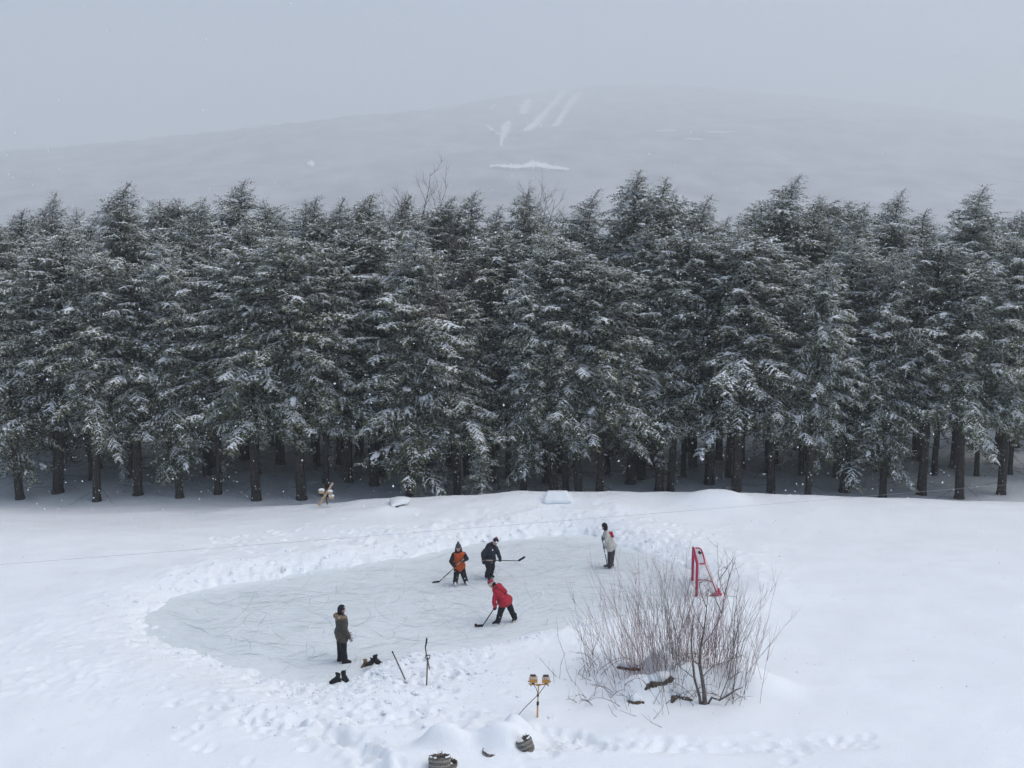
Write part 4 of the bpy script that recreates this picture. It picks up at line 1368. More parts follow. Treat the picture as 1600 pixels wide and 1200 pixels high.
    # ---- hood
    if spec.get('hood'):
        bm = bmesh.new()
        bk = -fwd
        t = (neckb - hips).normalized()
        if spec['hood'] == 'fur':
            pts = [neckb + fwd * .07 + right * .11 - t * .03, neckb + right * .16 + t * .0, neckb + bk * .13 + right * .10 + t * .03, neckb + bk * .17 + t * .04, neckb + bk * .13 - right * .10 + t * .03, neckb - right * .16, neckb + fwd * .07 - right * .11 - t * .03]
            for a, b in zip(pts[:-1], pts[1:]): hull(bm, [(a, .062), (b, .062)], 10)
            remesh('fur_hood', bm, .012, M['fur'], root, 1, .022, 6, 45)
        else:
            if spec.get('hoodsize'):
                hull(bm, [(neckb + bk * .15 - t * .02 + right * .05, .055), (neckb + bk * .15 - t * .02 - right * .06, .055), (neckb + bk * .20 - t * .15, .05)], 12)
            else:
                hull(bm, [(neckb + bk * .11 + t * .05 + right * .10, .07), (neckb + bk * .11 + t * .05 - right * .10, .07), (neckb + bk * .20 - t * .14, .09), (neckb + t * .02 + right * .09, .06), (neckb + t * .02 - right * .09, .06)], 12)
            remesh('hood', bm, .014, M[spec['hood']], root, 3, .010, 6, 12)
    # ---- footwear
    for k in 'lr':
        d = toe(k); a = j[k + 'a']
        side = Vector((-d.y, d.x, 0))
        z0 = (a.z - .10) + (.055 if spec['feet'] == 'skate' else 0)
        g = Vector((a.x, a.y, z0))
        bm = bmesh.new()
        hull(bm, [(g - d * .06 + Vector((0, 0, .045)), .042), (g + d * .10 + Vector((0, 0, .035)), .038), (g + d * .17 + Vector((0, 0, .028)), .030), (g + Vector((0, 0, .10)), .05)], 10)
        hull(bm, [(g - d * .02 + Vector((0, 0, .09)), .055), (g - d * .02 + Vector((0, 0, .17)), .058)], 10)
        bt = remesh('skate' if spec['feet'] == 'skate' else 'boot', bm, .010, M[spec['boot']], root, 2)
        mb = MB()
        rot = Matrix((d, side, Vector((0, 0, 1)))).transposed()
        if spec['feet'] == 'skate':
            for q in (-.05, .11):
                mb.box(g + d * q + Vector((0, 0, -.012)), .07, .032, .038, rot)
            mb.box(g + d * .03 + Vector((0, 0, -.030)), .25, .016, .012, rot)
            mb.build('blade_holder', M['white_plastic'], bt, smooth=False)
            mb2 = MB(); mb2.box(g + d * .035 + Vector((0, 0, -.046)), .29, .005, .020, rot)
            mb2.build('blade', M['steel'], bt, smooth=False)
        else:
            mb.box(g + d * .05 + Vector((0, 0, .005)), .27, .088, .022, rot)
            mb.build('sole', M['black'], bt, smooth=False, bevel=.006)
    tag(root, spec['label'], 'person', spec.get('group', 'people on the rink'))
    # length check
    chk = {k: round((j[a] - j[b]).length, 2) for k, a, b in (('Luarm', 'ls', 'le'), ('Lfore', 'le', 'lw'), ('Ruarm', 'rs', 're'), ('Rfore', 're', 'rw'), ('Lth', 'lh', 'lk'), ('Lsh', 'lk', 'la'), ('Rth', 'rh', 'rk'), ('Rsh', 'rk', 'ra'), ('head', 'head', 'neck'))}
    print('PERSON', spec['label'][:24], chk, 'torso %.2f sh %.2f hip %.2f z %.2f headz %.2f' % ((neckb - hips).length, (j['ls'] - j['rs']).length, (j['lh'] - j['rh']).length, hips.z, hd.z))
    return root, j, base


def stick(top, heel, blade_dir, label, grip=None, blade_len=.30, shaft='shaft', tape_len=.45, group='hockey sticks'):
    """hockey stick: shaft, grip tape, curved blade"""
    root = empty('hockey_stick', heel)
    d = (heel - top); L = d.length; d.normalize()
    sd_ = d.orthogonal().normalized(); s2 = d.cross(sd_)
    mb = MB()
    mb.tube([top + d * tape_len, heel], .017, 6, 0)
    mb.build('shaft', M[shaft], root)
    mb = MB()
    mb.tube([top, top + d * tape_len], .019, 6, 0); mb.tube([top - d * .01, top + d * .03], .023, 8, 0)
    mb.build('grip_tape', M[grip or 'black'], root)
    mb = MB()
    bd = Vector(blade_dir).normalized()
    nrm = bd.cross(d).normalized() if bd.cross(d).length > 1e-3 else Vector((0, 0, 1))
    upv = nrm.cross(bd).normalized()
    if upv.dot(-d) < 0: upv = -upv
    vs_, fs_ = [], []
    n = 9
    for i in range(n + 1):
        t = i / n
        c = heel + bd * (blade_len * t - .02) + nrm * (.03 * t * t)
        hh = .038 * (1 - .25 * max(0, t - .8) / .2) * (0.75 if i in (0, n) else 1)
        for sg, uu in ((-1, -1), (1, -1), (1, 1), (-1, 1)):
            vs_.append(c + nrm * .007 * sg + upv * (hh * uu + .012))
    for i in range(n):
        for q in range(4):
            a = i * 4 + q; b = i * 4 + (q + 1) % 4
            fs_.append((a, b, b + 4, a + 4))
    fs_ += [(3, 2, 1, 0), tuple(n * 4 + q for q in range(4))]
    mb.add(vs_, fs_)
    mb.build('blade', M['black'], root, smooth=False)
    tag(root, label, 'hockey stick', group)


# A: woman in the olive parka, standing at the near left of the ice
person(dict(foot=(535, 1035), look=(.85, .5, -.05), fwd=(.88, .48, 0), hem=.15, jacket='olive_cloth', trousers='black_cloth', glove='glove_grey', hat='dark_knit', hatdown=True, hood='fur', feet='boot', boot='boot_black', bulk=1.05, cuff=.09,
            label='woman in a long olive parka with tan fur hood standing by the boots',
            j=dict(head=(534, 954, 0), neck=(533.5, 963, 0), ls=(528.5, 964.5, .18), rs=(537.5, 971.5, -.17), le=(532, 980, .26), lw=(543, 988.5, .22), re=(540, 985.5, -.24), rw=(546, 996, -.12),
                   lh=(531.5, 989, .09), rh=(535.5, 993, -.09), lk=(531.5, 1010.5, .08), rk=(537, 1014.5, -.08), la=(531.5, 1029.5, .10), ra=(538.5, 1034, -.05), lt=(539, 1031, .16), rt=(549, 1037, .0))))

# B: player in the orange vest, facing the camera
foot = (718, 914); b0 = P(*foot)
h2 = P(686, 909, .03)
tp = PY(724, 874, b0.y - .25)
sdir = (h2 - tp).normalized()
c1 = tp + sdir * .08; c2 = tp + sdir * ((PY(710, 886.8, b0.y - .2) - tp).dot(sdir))
person(dict(foot=foot, look=(-.1, -1, -.35), fwd=(-.05, -1, 0), hem=.16, jacket='orange_cloth', sleeves='black_cloth', trousers='black_cloth', glove='glove_black', hat='grey_knit', hat_tall=.035, bobble='grey_knit', hair='long', feet='skate', boot='white_plastic', bulk=.92, flare=0.0, cuff=.085,
            grip={'r': (c2, sdir), 'l': (c1, sdir)},
            label='player in an orange vest over black sleeves and a grey bobble hat',
            j=dict(head=(716.2, 856.5, -.05), neck=(716.8, 864.0, 0), ls=(724.5, 866, .0), rs=(709, 867, .0), le=(729.5, 873, -.08), lw=(724.3, 875.5, -.21), re=(705, 877.5, -.08), rw=(709.5, 885.2, -.20),
                   lh=(721, 884.5, 0), rh=(714, 884.5, 0), lk=(724.5, 899, -.06), rk=(712.8, 900.5, -.08), la=(728, 910, .08), ra=(711.3, 914, -.05), lt=(730, 913, -.1), rt=(712.3, 917.5, -.3))))
stick(tp, h2, (-1, -.12, 0), 'dark hockey stick with a pale grip held by the player in orange', grip='shaft_pale', blade_len=.26, tape_len=.75)

# C: player in navy, bent over a level stick
foot = (764, 904); b0 = P(*foot)
tp = PY(752, 875.3, b0.y - .33); h2 = PY(811, 876.3, b0.y - .30)
sdir = (h2 - tp).normalized()
c1 = tp + sdir * .10; c2 = PY(781, 875.8, b0.y - .32)
person(dict(foot=foot, look=(.35, -.75, -.55), fwd=(.75, -.66, 0), hem=.10, jacket='navy_cloth', trousers='black_cloth', glove='glove_black', hat='dark_knit', cuffcol='white_knit', bobble='pink_knit', hood='navy_cloth', feet='skate', boot='boot_black', bulk=1.08, cuff=.08,
            grip={'r': (c1, sdir), 'l': (c2, sdir)},
            label='player in dark navy jacket stooping with a stick held level',
            j=dict(head=(774.2, 846.8, -.25), neck=(769.5, 853, -.15), ls=(774.5, 856.5, -.02), rs=(763.0, 856.5, -.28), le=(779, 866, -.14), lw=(781.5, 873, -.30), re=(754, 865, -.34), rw=(754.5, 873.5, -.38),
                   lh=(767, 874, .05), rh=(760.8, 875, -.06), lk=(769.5, 886, -.02), rk=(763.8, 888, -.18), la=(766.8, 899, .08), ra=(760.6, 903, -.05), lt=(770.5, 901, -.02), rt=(764.5, 906, -.14))))
stick(tp, h2, (.86, .1, .5), 'black hockey stick held level by the player in navy', grip='shaft_pale', blade_len=.28, tape_len=.4)

# D: player in red, bent to the puck, back to the camera
foot = (787, 974); b0 = P(*foot)
h2 = P(754, 978, .03)
tp = PY(782, 936, b0.y - .05)
sdir = (h2 - tp).normalized()
c2 = tp + sdir * ((PY(774.5, 951, b0.y - .1) - tp).dot(sdir)); c1 = tp + sdir * .10
person(dict(foot=foot, look=(-.82, .15, -.62), fwd=(-.95, .30, 0), hem=.06, jacket='red_cloth', trousers='black_cloth', glove='glove_black', hat='pink_knit', cuffcol='white_knit', bobble='dark_knit', hood='red_cloth', hair='short', feet='skate', boot='boot_black', bulk=1.12, cuff=.085,
            grip={'l': (c2, sdir), 'r': (c1, sdir)},
            label='player in a red jacket bent forward over the puck',
            j=dict(head=(768.5, 913, .02), neck=(775, 917.5, .02), ls=(775.5, 925.5, -.16), rs=(779, 918, .20), le=(771.5, 938.5, -.22), lw=(773.8, 949.5, -.14), re=(774, 930, .22), rw=(779, 939, .07),
                   lh=(787, 942, -.07), rh=(792.5, 939, .10), lk=(781.5, 956.5, -.14), rk=(799, 953.5, .08), la=(778, 974.5, -.12), ra=(804.5, 967.5, .16), lt=(771, 978, -.18), rt=(802, 971, .05))))
stick(tp, h2, (-1, -.1, 0), 'black hockey stick reaching the puck, held by the player in red', blade_len=.27, tape_len=.3)
mb = MB(); pk = P(743.5, 976.3, 0)
mb.tube([pk + Vector((0, 0, .002)), pk + Vector((0, 0, .008)), pk + Vector((0, 0, .025)), pk + Vector((0, 0, .029))], [.034, .039, .039, .035], 20)
tag(mb.build('hockey_puck', M['black'], origin=pk), 'small black puck on the ice at the blade of the red player', 'puck')

# E: player in the pale jacket, leaning on a stick at the far side
foot = (953.5, 888); b0 = P(*foot)
h2 = P(949.5, 886.5, .03); tp = PY(940.6, 839.5, b0.y - .15)
sdir = (h2 - tp).normalized()
c1 = PY(941.5, 843, b0.y - .15); c1 = tp + sdir * ((c1 - tp).dot(sdir)); c2 = tp + sdir * ((PY(945.5, 853, b0.y) - tp).dot(sdir))
person(dict(foot=foot, look=(-.8, .55, -.15), fwd=(-.85, .5, 0), hem=.08, jacket='beige_cloth', trousers='plum_cloth', glove='glove_grey', hat='black_cloth', hatdown=True, hood='red_cloth', hoodsize=.55, feet='skate', boot='boot_black', bulk=1.0, cuff=.088,
            grip={'r': (c1, sdir), 'l': (c2, sdir)},
            label='player in a stone-white jacket with red hood lining leaning on a stick',
            j=dict(head=(944.5, 824.0, .0), neck=(948, 831, .0), ls=(949.0, 836.5, -.19), rs=(948, 831.0, .16), le=(947.5, 845.0, -.30), lw=(946.0, 851.5, -.14), re=(943.0, 838.5, .10), rw=(942.2, 842.3, -.09),
                   lh=(954, 855.5, -.08), rh=(956.8, 853.5, .09), lk=(953, 871.5, -.08), rk=(956, 869, .06), la=(952.5, 886, -.05), ra=(955.5, 885, .09), lt=(946, 888, .05), rt=(948, 887, .15))))
stick(tp, h2, (-.4, .9, 0), 'dark upright hockey stick held by the player in the pale jacket', blade_len=.26, tape_len=.2)

# ------------------------------------------------------------------ goal
N_ = P(1088, 934.6); Fp = P(1081.8, 907.2)
wv = (Fp - N_); wid = wv.length; wv.normalize()
bk = Vector((wv.y, -wv.x, 0))
if bk.x < 0: bk = -bk
root = empty('hockey_goal', N_)
GH = 1.20; SHD, BD = .28, .78
zz = Vector((0, 0, 1))
mb = MB()
mb.tube([N_, N_ + zz * GH], .047, 10); mb.build('goal_post', M['net_red'], root)
mb = MB()
mb.tube([Fp, Fp + zz * GH], .047, 10); mb.build('goal_post', M['net_red'], root)
mb = MB()
mb.tube([N_ + zz * GH, Fp + zz * GH], .047, 10); mb.build('crossbar', M['net_red'], root)
mb = MB()
sh = [N_ + zz * GH, N_ + zz * (GH + .0) + bk * SHD * .75, N_ + zz * (GH - .02) + bk * SHD + wv * .12, Fp + zz * (GH - .02) + bk * SHD - wv * .12, Fp + zz * GH + bk * SHD * .75, Fp + zz * GH]
mb.tube(chaikin(sh, 2, False), .026, 8); mb.build('top_shelf_bar', M['net_red'], root)
base_pts = [N_ + zz * .03, N_ + bk * BD * .6 + zz * .03, N_ + bk * BD + wv * .25 + zz * .03, Fp + bk * BD - wv * .25 + zz * .03, Fp + bk * BD * .6 + zz * .03, Fp + zz * .03]
mb = MB()
mb.tube(chaikin(base_pts, 2, False), .036, 8); mb.build('base_bar', M['net_red'], root)
bt_ = [(N_ + bk * SHD * .95 + wv * .1 + zz * (GH - .02)), (N_ + bk * BD * .92 + wv * .16 + zz * .05)]
for a, b in ((bt_[0], bt_[1]), (Fp + bk * SHD * .95 - wv * .1 + zz * (GH - .02), Fp + bk * BD * .92 - wv * .16 + zz * .05)):
    mb = MB(); mb.tube([a, (a + b) / 2 + bk * .02, b], .025, 8); mb.build('back_bar', M['net_red'], root)
# netting of thin cords: roof, back, two sides
mb = MB()
def cord(a, b, sag=0):
    mb.tube([a, (a + b) / 2 - zz * sag, b], .0048, 3, 0, cap=False)
nwid = 30
for i in range(nwid + 1):
    o = N_ + wv * wid * i / nwid
    cord(o + zz * GH, o + bk * SHD + zz * (GH - .02), .02)
    cord(o + bk * SHD + zz * (GH - .02), o + bk * BD + zz * .05, .03)
for i in range(1, 6):
    cord(N_ + zz * GH + bk * SHD * i / 6, Fp + zz * GH + bk * SHD * i / 6, .03)
for i in range(1, 20):
    t = i / 20
    q = bk * (SHD + (BD - SHD) * t) + zz * (GH * (1 - t) + .05 * t)
    cord(N_ + q, Fp + q, .02)
for e in (N_, Fp):
    for i in range(1, 20):
        t = i / 20
        cord(e + zz * GH * (1 - t), e + bk * (SHD + (BD - SHD) * t) + zz * (GH * (1 - t) + .05 * t), .01)
    for i in range(1, 9):
        t = i / 9
        cord(e + bk * SHD * t + zz * GH, e + bk * BD * t + zz * .05)
mb.build('netting', M['net_white'], root)
# bunched red skirt at the back corner, and pads round the near post
bm = bmesh.new()
c = N_ + bk * BD * .9 + wv * .1
hull(bm, [(c + zz * .10, .10), (c + zz * .22 + bk * .04, .055), (c - bk * .22 + zz * .06, .055)], 10)
hull(bm, [(c + bk * .05 + zz * .18, .06), (c + bk * .03 + zz * .33 - wv * .03, .025)], 10)
hull(bm, [(c + bk * .08 + zz * .06, .07), (c + bk * .14 + zz * .16 + wv * .05, .03)], 10)
remesh('red_skirt', bm, .018, M['net_red'], root, 2, .03, 3, 9)
bm = bmesh.new()
q = N_ + zz * (GH + .0) + bk * SHD * .55 + wv * wid * .62
hull(bm, [(q + zz * .01, .025), (q + wv * .16 + zz * .015, .03), (q + bk * .06 + wv * .05 + zz * .02, .03)], 10)
hull(bm, [(q + wv * .16 + zz * .02, .03), (q + wv * .26 + bk * .03 + zz * .02, .02)], 8)
remesh('dark_patch', bm, .012, M['black'], root, 1)
tag(root, 'red-framed hockey goal with white netting behind the shrub', 'hockey goal')

# ------------------------------------------------------------------ shovels, stand, boots
def shovel_root(px, py): return on_ground(px, py)


g0 = shovel_root(634, 1064)
tpp = PY(613, 1018, g0.y + .12)
root = empty('pole', g0)
mb = MB(); d = (tpp - g0)
mb.tube([g0 - d * .12, g0 + d * .5, tpp - d * .01], [.019, .019, .018], 8); mb.build('shaft', M['wood_brown'], root)
mb = MB(); mb.tube([tpp - d * .05, tpp, tpp + d * .012], [.0215, .0215, .012], 8); mb.build('end_cap', M['black'], root)
tag(root, 'plain wooden handle stuck slanting in the snow left of the shovel', 'tool handle')
g1 = shovel_root(666.5, 1073)
t1 = PY(668, 1031, g1.y + .05)
root = empty('snow_shovel', g1)
d = (t1 - g1)
mb = MB(); mb.tube([g1 - d * .2, g1 + d * .5, t1], .019, 8); mb.build('shaft', M['wood_brown'], root)
mb = MB()
rx_ = Vector((1, 0, 0)); un = d.normalized()
mb.tube([t1, t1 + rx_ * -.05 + un * .05, t1 - rx_ * .055 + un * .11, t1 + rx_ * .065 + un * .12, t1 + rx_ * .05 + un * .05, t1], .013, 8)
mb.build('grip', M['black'], root)
bm = bmesh.new()
hull(bm, [(g1 - d * .20 + rx_ * .17, .012), (g1 - d * .20 - rx_ * .17, .012), (g1 - d * .42 + rx_ * .15, .012), (g1 - d * .42 - rx_ * .15, .012)], 8)
remesh('shovel_blade', bm, .012, M['black'], root, 1)
tag(root, 'D-handled shovel standing upright in the snow bank', 'shovel')
g2 = on_ground(671.5, 1047); g2.y += .05
root = empty('hockey_stick', g2)
kk = [(671.5, 1047), (668.5, 1032), (666, 1021), (664.6, 1012), (666.3, 1003), (666.8, 997)]
pts = [PY(a, b, g2.y + .0) for a, b in kk]
mb = MB(); mb.tube([pts[0] - (pts[1] - pts[0]) * .3] + pts[:4], .017, 7); mb.build('shaft', M['wood_brown'], root)
mb = MB(); mb.tube(pts[3:], [.018, .024, .022, ], 7); mb.build('blade', M['black'], root)
tag(root, 'stick planted upside down with its bent blade up behind the shovel', 'hockey stick', 'sticks and tools in the snow bank')

# work light
g3 = on_ground(839.5, 1121)
root = empty('work_light', g3)
m_px = (PY(850, 1100, g3.y) - PY(849, 1100, g3.y)).x      # metres per photo pixel at this distance


def W(px, py, dy=0): return PY(px, py, g3.y + dy)


mb = MB(); mb.tube([g3 - zz * .3, W(840.2, 1099)], .021, 10); mb.tube([W(840.2, 1099), W(841.5, 1071)], .015, 10); mb.build('pole', M['yellow'], root)
mb = MB(); mb.tube([W(840.2, 1101.5), W(840.4, 1096.5)], .030, 10); mb.tube([W(840.3, 1088), W(840.5, 1084.5)], .026, 10); mb.build('clamp', M['black'], root)
mb = MB(); mb.tube([W(826, 1068.5), W(833, 1069.5), W(849, 1069.5), W(857, 1069)], .016, 8); mb.tube([W(838, 1070.5), W(845, 1070.5)], .022, 8); mb.build('crossbar', M['yellow'], root)
for (cx_, cy_, hx, tilt) in ((833, 1060.5, 6.0, .15), (853, 1061.0, 6.0, -.05)):
    c = W(cx_, cy_)
    wdt = hx * 2 * m_px; hgt = 11.5 * m_px
    rot = Euler((R(-12), tilt * .4, tilt)).to_matrix()
    mb = MB()
    mb.box(c - rot @ Vector((0, 0, hgt * .20)), wdt, .14, hgt * .55, rot)
    hs = mb.build('lamp_housing', M['amber'], root, smooth=False, bevel=.018)
    mb = MB(); mb.box(c + rot @ Vector((0, -.004, hgt * .16)), wdt * .88, .138, hgt * .42, rot); mb.build('lamp_glass', M['lens'], hs, smooth=False, bevel=.012)
    mb = MB()
    for sx in (-1, -.33, .33, 1):
        mb.tube([c + rot @ Vector((sx * wdt * .47, -.082, -hgt * .42)), c + rot @ Vector((sx * wdt * .47, -.086, hgt * .38))], .006, 5)
    for sz in (-.42, .0, .38):
        mb.tube([c + rot @ Vector((-wdt * .5, -.085, hgt * sz)), c + rot @ Vector((wdt * .5, -.085, hgt * sz))], .006, 5)
    mb.build('wire_guard', M['yellow'], hs)
    mb = MB(); mb.box(c + rot @ Vector((0, .01, hgt * .43)), wdt * .74, .15, hgt * .13, rot); mb.build('top_cover', M['black'], hs, smooth=False, bevel=.012)
    mb = MB(); mb.box(W(cx_, 1067.4), wdt * .38, .06, hgt * .22); mb.build('bracket', M['black'], hs, smooth=False, bevel=.006)
    mb = MB()
    sg = -1 if cx_ < 840 else 1
    mb.tube([W(cx_ + sg * 5, 1064.5), W(cx_ + sg * 7.5, 1065)], .016, 8); mb.tube([W(cx_ + sg * 2.5, 1069), W(cx_ + sg * 4, 1072)], .013, 8); mb.build('knob', M['black'], hs)
mb = MB()
mb.tube([W(834, 1070), W(837.5, 1075), W(839.8, 1082), W(840.2, 1086), W(833, 1093, -.02), W(820, 1106, -.1), on_ground(808.5, 1119)], .008, 6)
mb.tube([W(852, 1070.5), W(846, 1079), W(840.6, 1086)], .008, 6)
mb.build('power_cord', M['black'], root)
tag(root, 'yellow twin-head work light on a pole in the snow', 'work light')


def boot(px, py, yaw, mat_, label, lean=0, dz=0.0, parent_name='boot', size=1.0):
    g = on_ground(px, py); g.z = max(g.z, 0) + dz
    root = empty(parent_name, g)
    d = Vector((math.cos(yaw), math.sin(yaw), 0))
    rot = Matrix.Rotation(lean, 3, Vector((-d.y, d.x, 0)))
    s = size

    def q(a, z, lat=0): return g + rot @ (d * a * s + Vector((-d.y, d.x, 0)) * lat * s + zz * z * s)
    bm = bmesh.new()
    hull(bm, [(q(-.07, .055), .048 * s), (q(.10, .05), .048 * s), (q(.18, .04), .04 * s), (q(0, .12), .055 * s)], 12)
    hull(bm, [(q(-.03, .10), .062 * s), (q(-.045, .19), .066 * s)], 12)
    bt = remesh('upper', bm, .011, M[mat_], root, 2, .005, 2, 30)
    mb = MB(); side = Vector((-d.y, d.x, 0)); rr_ = rot @ Matrix((d, side, zz)).transposed()
    mb.box(q(.05, .012), .31 * s, .105 * s, .026 * s, rr_); mb.build('sole', M['black'], root, smooth=False, bevel=.008)
    bm = bmesh.new()
    for k in range(9):
        t = 2 * math.pi * k / 8; t2 = 2 * math.pi * (k + 1) / 8
        hull(bm, [(q(-.045 + .06 * math.cos(t), .225 + .03 * math.cos(t), .06 * math.sin(t)), .018 * s), (q(-.045 + .06 * math.cos(t2), .225 + .03 * math.cos(t2), .06 * math.sin(t2)), .018 * s)], 6)
    remesh('cuff', bm, .009, M['fur'] if mat_ == 'boot_brown' else M['black_cloth'], root, 1)
    tag(root, label, 'boot', 'boots left at the rink edge')


boot(527, 1065, 3.5, 'boot_black', 'left boot of the near black pair at the ice edge, toe to the left', 0.1)
boot(538.5, 1064, -.9, 'boot_black', 'right boot of the near black pair, toe toward the camera', -.05, size=1.05)
boot(572, 1045, 3.9, 'boot_brown', 'brown boot at the foot of the row beside the snow bank', .35, size=.85)
boot(579.5, 1040.5, 3.6, 'boot_black', 'small black boot between the brown boot and a larger black boot', 0.0, dz=.03, size=.8)
boot(587, 1036, -.25, 'boot_black', 'black boot with its toe to the right, nearest the slanting handle', .15, size=1.0)

# ------------------------------------------------------------------ crossed boards with snow-capped blocks on the far bank
g4 = PY(503, 789, 41.6); g4.z = gz(g4.x, g4.y)
root = empty('sawhorse', g4)
y4 = g4.y


def B(px, py, dy=0): return PY(px, py, y4 + dy)


def board(mb, a, b, wd, th, m=0):
    d = (b - a); L = d.length; d.normalize()
    side = Vector((0, 1, 0)); side = (side - d * side.dot(d)).normalized(); up_ = d.cross(side)
    rot = Matrix((d, side, up_)).transposed()
    mb.box((a + b) / 2, L, th, wd, rot, m)


mb = MB(); board(mb, B(498, 790), B(512, 767), .115, .045); mb.build('leg_board', M['pale_wood'], root, smooth=False, bevel=.006)
mb = MB(); board(mb, B(511, 770, .05), B(519.8, 754.5, .05), .10, .045); mb.build('upper_board', M['pale_wood'], root, smooth=False, bevel=.006)
mb = MB(); board(mb, B(505, 757, .1), B(511.5, 788, .1), .06, .04); mb.build('cross_leg', M['wood_brown'], root, smooth=False, bevel=.005)
mb = MB(); board(mb, B(499, 768.5, .06), B(519, 773, .06), .06, .045); mb.build('rail', M['wood_brown'], root, smooth=False, bevel=.005)
for (a, b, sx) in ((502.5, 768.5, .24), (516, 770.5, .17), (517.8, 777.5, .21)):
    mb = MB(); mb.box(B(a, b), sx, .2, .11, Euler((0, .2, .2)).to_matrix()); blk = mb.build('wood_block', M['pale_wood'], root, smooth=False, bevel=.01)
    bm = bmesh.new(); c = B(a, b) + zz * .08
    hull(bm, [(c - Vector((sx * .35, 0, 0)), .06), (c + Vector((sx * .35, 0, 0)), .06), (c + Vector((0, .06, .01)), .07)], 10)
    remesh('snow_cap', bm, .014, M['snow'], blk, 2)
tag(root, 'crossed pale boards forming a sawhorse with snow-capped blocks on the far bank', 'sawhorse')

# mound with a dark blue edge showing below its snow
c = PY(625, 789, 41.0); c.z = gz(c.x, c.y)
root = empty('buried_sled', c)
e0, e1 = on_ground(618, 793.4, 12) + Vector((0, 0, .04)), on_ground(632, 790.8, 12) + Vector((0, 0, .06))
mb = MB()
n = 10
pts = [e0.lerp(e1, i / n) - zz * .05 * math.sin(math.pi * i / n) for i in range(n + 1)]
mb.tube(pts, [.012] + [.045 * math.sin(math.pi * (.12 + .76 * i / n)) + .015 for i in range(1, n)] + [.012], 8)
mb.build('rim', M['blue_dark'], root)
bm = bmesh.new()
up_ = Vector((0, .10, .04))
hull(bm, [(e0 + up_ + Vector((-.12, .1, -.04)), (.12, .16, .07)), (e1 + up_ + Vector((.06, .1, 0)), (.12, .16, .08)), ((e0 + e1) / 2 + up_ + Vector((0, .45, .06)), (.35, .35, .10)), ((e0 + e1) / 2 + up_ + Vector((-.1, 1.0, -.05)), (.5, .4, .10))], 14)
remesh('snow_cap', bm, .04, M['snow'], root, 6)
tag(root, 'snow-buried sled with a dark blue rim showing on the far bank', 'sled')

# flat-topped block of snow on the bank
c = PY(871, 780, 41.2)
root_z = gz(c.x, c.y)
bm = bmesh.new()
for (a, b, dy, r_) in ((853, 778, 0, .14), (888, 778, 0, .14), (856, 771, .0, .09), (885, 771, .0, .09), (857, 771, .5, .09), (885, 771, .5, .09), (850, 783, 0, .16), (891, 783, 0, .16)):
    pass
hull(bm, [(PY(853, 783, 40.6), .12), (PY(890, 783, 40.6), .12), (PY(857, 771.5, 40.75), .075), (PY(885, 771.5, 40.75), .075), (PY(858, 770, 41.4), .075), (PY(884, 770, 41.4), .075), (PY(889, 778, 41.6), .12), (PY(855, 778, 41.6), .12)], 14)
rt_ = empty('snow_block', (c.x, c.y, root_z))
remesh('snow_mass', bm, .035, M['snow'], rt_, 4, .012, 5, 4)
bm = bmesh.new()
hull(bm, [(PY(856, 769.6, 40.75), .05), (PY(886, 769.6, 40.75), .05), (PY(857, 768.0, 41.4), .05), (PY(885, 768.0, 41.4), .05)], 10)
remesh('snow_lid', bm, .03, M['snow'], rt_, 3)
tag(rt_, 'flat-topped snow-covered block on the crest of the far bank', 'snow block')

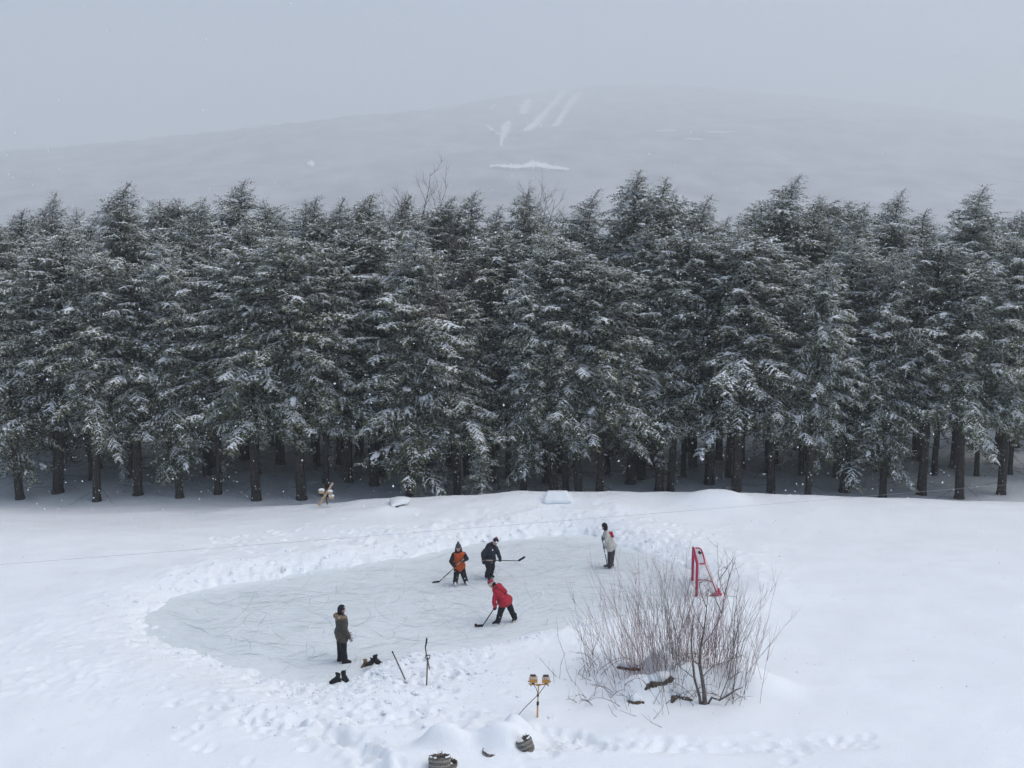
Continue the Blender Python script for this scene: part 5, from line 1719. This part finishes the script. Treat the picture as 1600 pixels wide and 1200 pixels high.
# ------------------------------------------------------------------ half-buried tubs
def tub(px, py, rtop, rbot, h, tilt, m, label, rim_stalks=True, dz=0.0, yaw=0):
    c = P(px, py, .85)
    for _ in range(5):
        c = P(px, py, gz(c.x, c.y) + dz)
    root = empty('wooden_tub', c - zz * h)
    rot = Euler((tilt[0], tilt[1], yaw)).to_matrix()

    def Q(r, t, z): return c + rot @ Vector((r * math.cos(t), r * math.sin(t), z))
    n = 26
    sv = MB()
    for i in range(n):
        t0, t1 = 2 * math.pi * i / n + .022, 2 * math.pi * (i + 1) / n - .022
        rr_ = random.Random(i).uniform(-.004, .004); ht = random.Random(i + 50).uniform(-.012, .006)
        th = .026
        vs_ = []
        for z, r in ((-h, rbot), (-h * .5, (rtop + rbot) / 2 + .012), (ht, rtop)):
            for (t, k) in ((t0, 0), (t1, 0), (t1, -th), (t0, -th)):
                vs_.append(Q(r + k + rr_, t, z))
        fs_ = []
        for lv in (0, 4):
            for q in range(4):
                a = lv + q; b = lv + (q + 1) % 4
                fs_.append((a, b, b + 4, a + 4))
        fs_ += [(8, 9, 10, 11), (3, 2, 1, 0)]
        sv.add(vs_, fs_)
    sv.build('staves', M[m], root, smooth=False)
    for z, wd in ((-.05, .020), (-.15, .017), (-h * .62, .017)):
        hp = MB(); r = rtop + (rbot - rtop) * (-z / h) + .012
        ring = [Q(r, 2 * math.pi * i / 40, z) for i in range(40)]
        r2 = [Q(r, 2 * math.pi * i / 40, z - wd * 2) for i in range(40)]
        vs_ = ring + r2 + [Q(r - .018, 2 * math.pi * i / 40, z) for i in range(40)] + [Q(r - .018, 2 * math.pi * i / 40, z - wd * 2) for i in range(40)]
        fs_ = []
        for i in range(40):
            k = (i + 1) % 40
            fs_ += [(i, 40 + i, 40 + k, k), (80 + i, i, k, 80 + k), (40 + i, 120 + i, 120 + k, 40 + k)]
        hp.add(vs_, fs_); hp.build('hoop', M['hoop'], root, smooth=False)
    bm = bmesh.new()
    hull(bm, [(Q(0, 0, -.26), (rtop - .07, rtop - .07, .05)), (Q(rtop * .2, 1.6, -.23), (rtop * .5, rtop * .4, .05))], 14)
    remesh('soil_snow', bm, .025, M['snow'] if not rim_stalks else M['log'], root, 2)
    if rim_stalks:
        st = MB(); rg = random.Random(int(px))
        for i in range(9):
            t = rg.uniform(.3, 2.9)
            a = Q(rtop * .55 * rg.random(), t, -.12); b = a + Vector((rg.gauss(0, .03), .03, rg.uniform(.17, .25)))
            st.tube([a, b], [.006, .003], 4)
        st.build('dry_stalks', M['twig_grey'], root)
    sn = MB(); rg = random.Random(int(py))
    for i in range(7):
        t = rg.choice([rg.uniform(-1.1, -.2), rg.uniform(3.3, 4.6)])
        ar = [Q(rtop - .012, t + k * .09, .008) for k in range(5)]
        sn.tube(ar, [.006, .016, .022, .016, .005], 6)
    sn.build('rim_snow', M['snow'], root)
    tag(root, label, 'tub', 'half-buried wooden tubs in the foreground')


tub(687, 1181, .235, .205, .6, (R(-16), 0), 'stave', 'weathered staved wooden tub with grey hoops at the bottom edge of the view', dz=.30)
tub(817, 1154, .18, .15, .45, (R(-10), R(-22)), 'stave', 'dark wooden tub tilted in the snow, rightmost of the tubs', dz=.20)
tub(766, 1173, .17, .15, .4, (R(-2), R(16)), 'barrel_brown', 'smooth brown tub mostly hidden under its snow mound', False, dz=.06)
tub(706, 1189, .13, .11, .35, (R(0), R(14)), 'barrel_brown', 'small dark brown tub touching the right side of the staved tub', False, dz=.12)
# snow caps heaped on those tubs
for (a, b, z, rx, ry, rz_, lb) in ((766, 1166, .75, .30, .22, .20, 'rounded snow cap on the smooth brown tub'),):
    pass

# ------------------------------------------------------------------ overhead wire
mb = MB()
a = PY(462, 846.5, 31.8); b = PY(1137, 793, 34.6)
d = b - a
ends = [a - d * 1.6, b + d * 1.6]
pts = []
for i in range(41):
    t = i / 40
    p = ends[0].lerp(ends[1], t)
    p.z -= .10 * (1 - (2 * t - 1) ** 2) - .10 * (1 - (2 * .38 - 1) ** 2)
    pts.append(p)
mb.tube(pts, .0045, 5, 0, cap=False)
tag(mb.build('overhead_wire', M['wire'], origin=a), 'thin grey wire strung across above the far side of the rink', 'wire')

# ------------------------------------------------------------------ falling snow
rng = random.Random(99)
fl = MB()
for i in range(15000):
    y = 7 + 40 * rng.random() ** .75
    px = rng.uniform(-120, 1720); py = rng.uniform(-40, 1180)
    if py < 240 and rng.random() < .6: continue
    p = PY(px, py, y)
    if p.z < .4 or p.z > 22: continue
    r = rng.uniform(.005, .0115) * (1.25 if y > 25 else .85)
    if rng.random() < .02: r *= 1.6
    fl.add([p + Vector((r * rng.uniform(.7, 1.5), 0, 0)), p - Vector((r, 0, 0)), p + Vector((0, r, 0)), p - Vector((0, r, 0)), p + Vector((0, 0, r * rng.uniform(.8, 1.7))), p - Vector((0, 0, r))],
           [(0, 2, 4), (2, 1, 4), (1, 3, 4), (3, 0, 4), (2, 0, 5), (1, 2, 5), (3, 1, 5), (0, 3, 5)])
fo = fl.build('falling_snow', M['snow_tree'], smooth=False)
tag(fo, 'snowflakes falling through the air in front of the forest', None, kind='stuff')
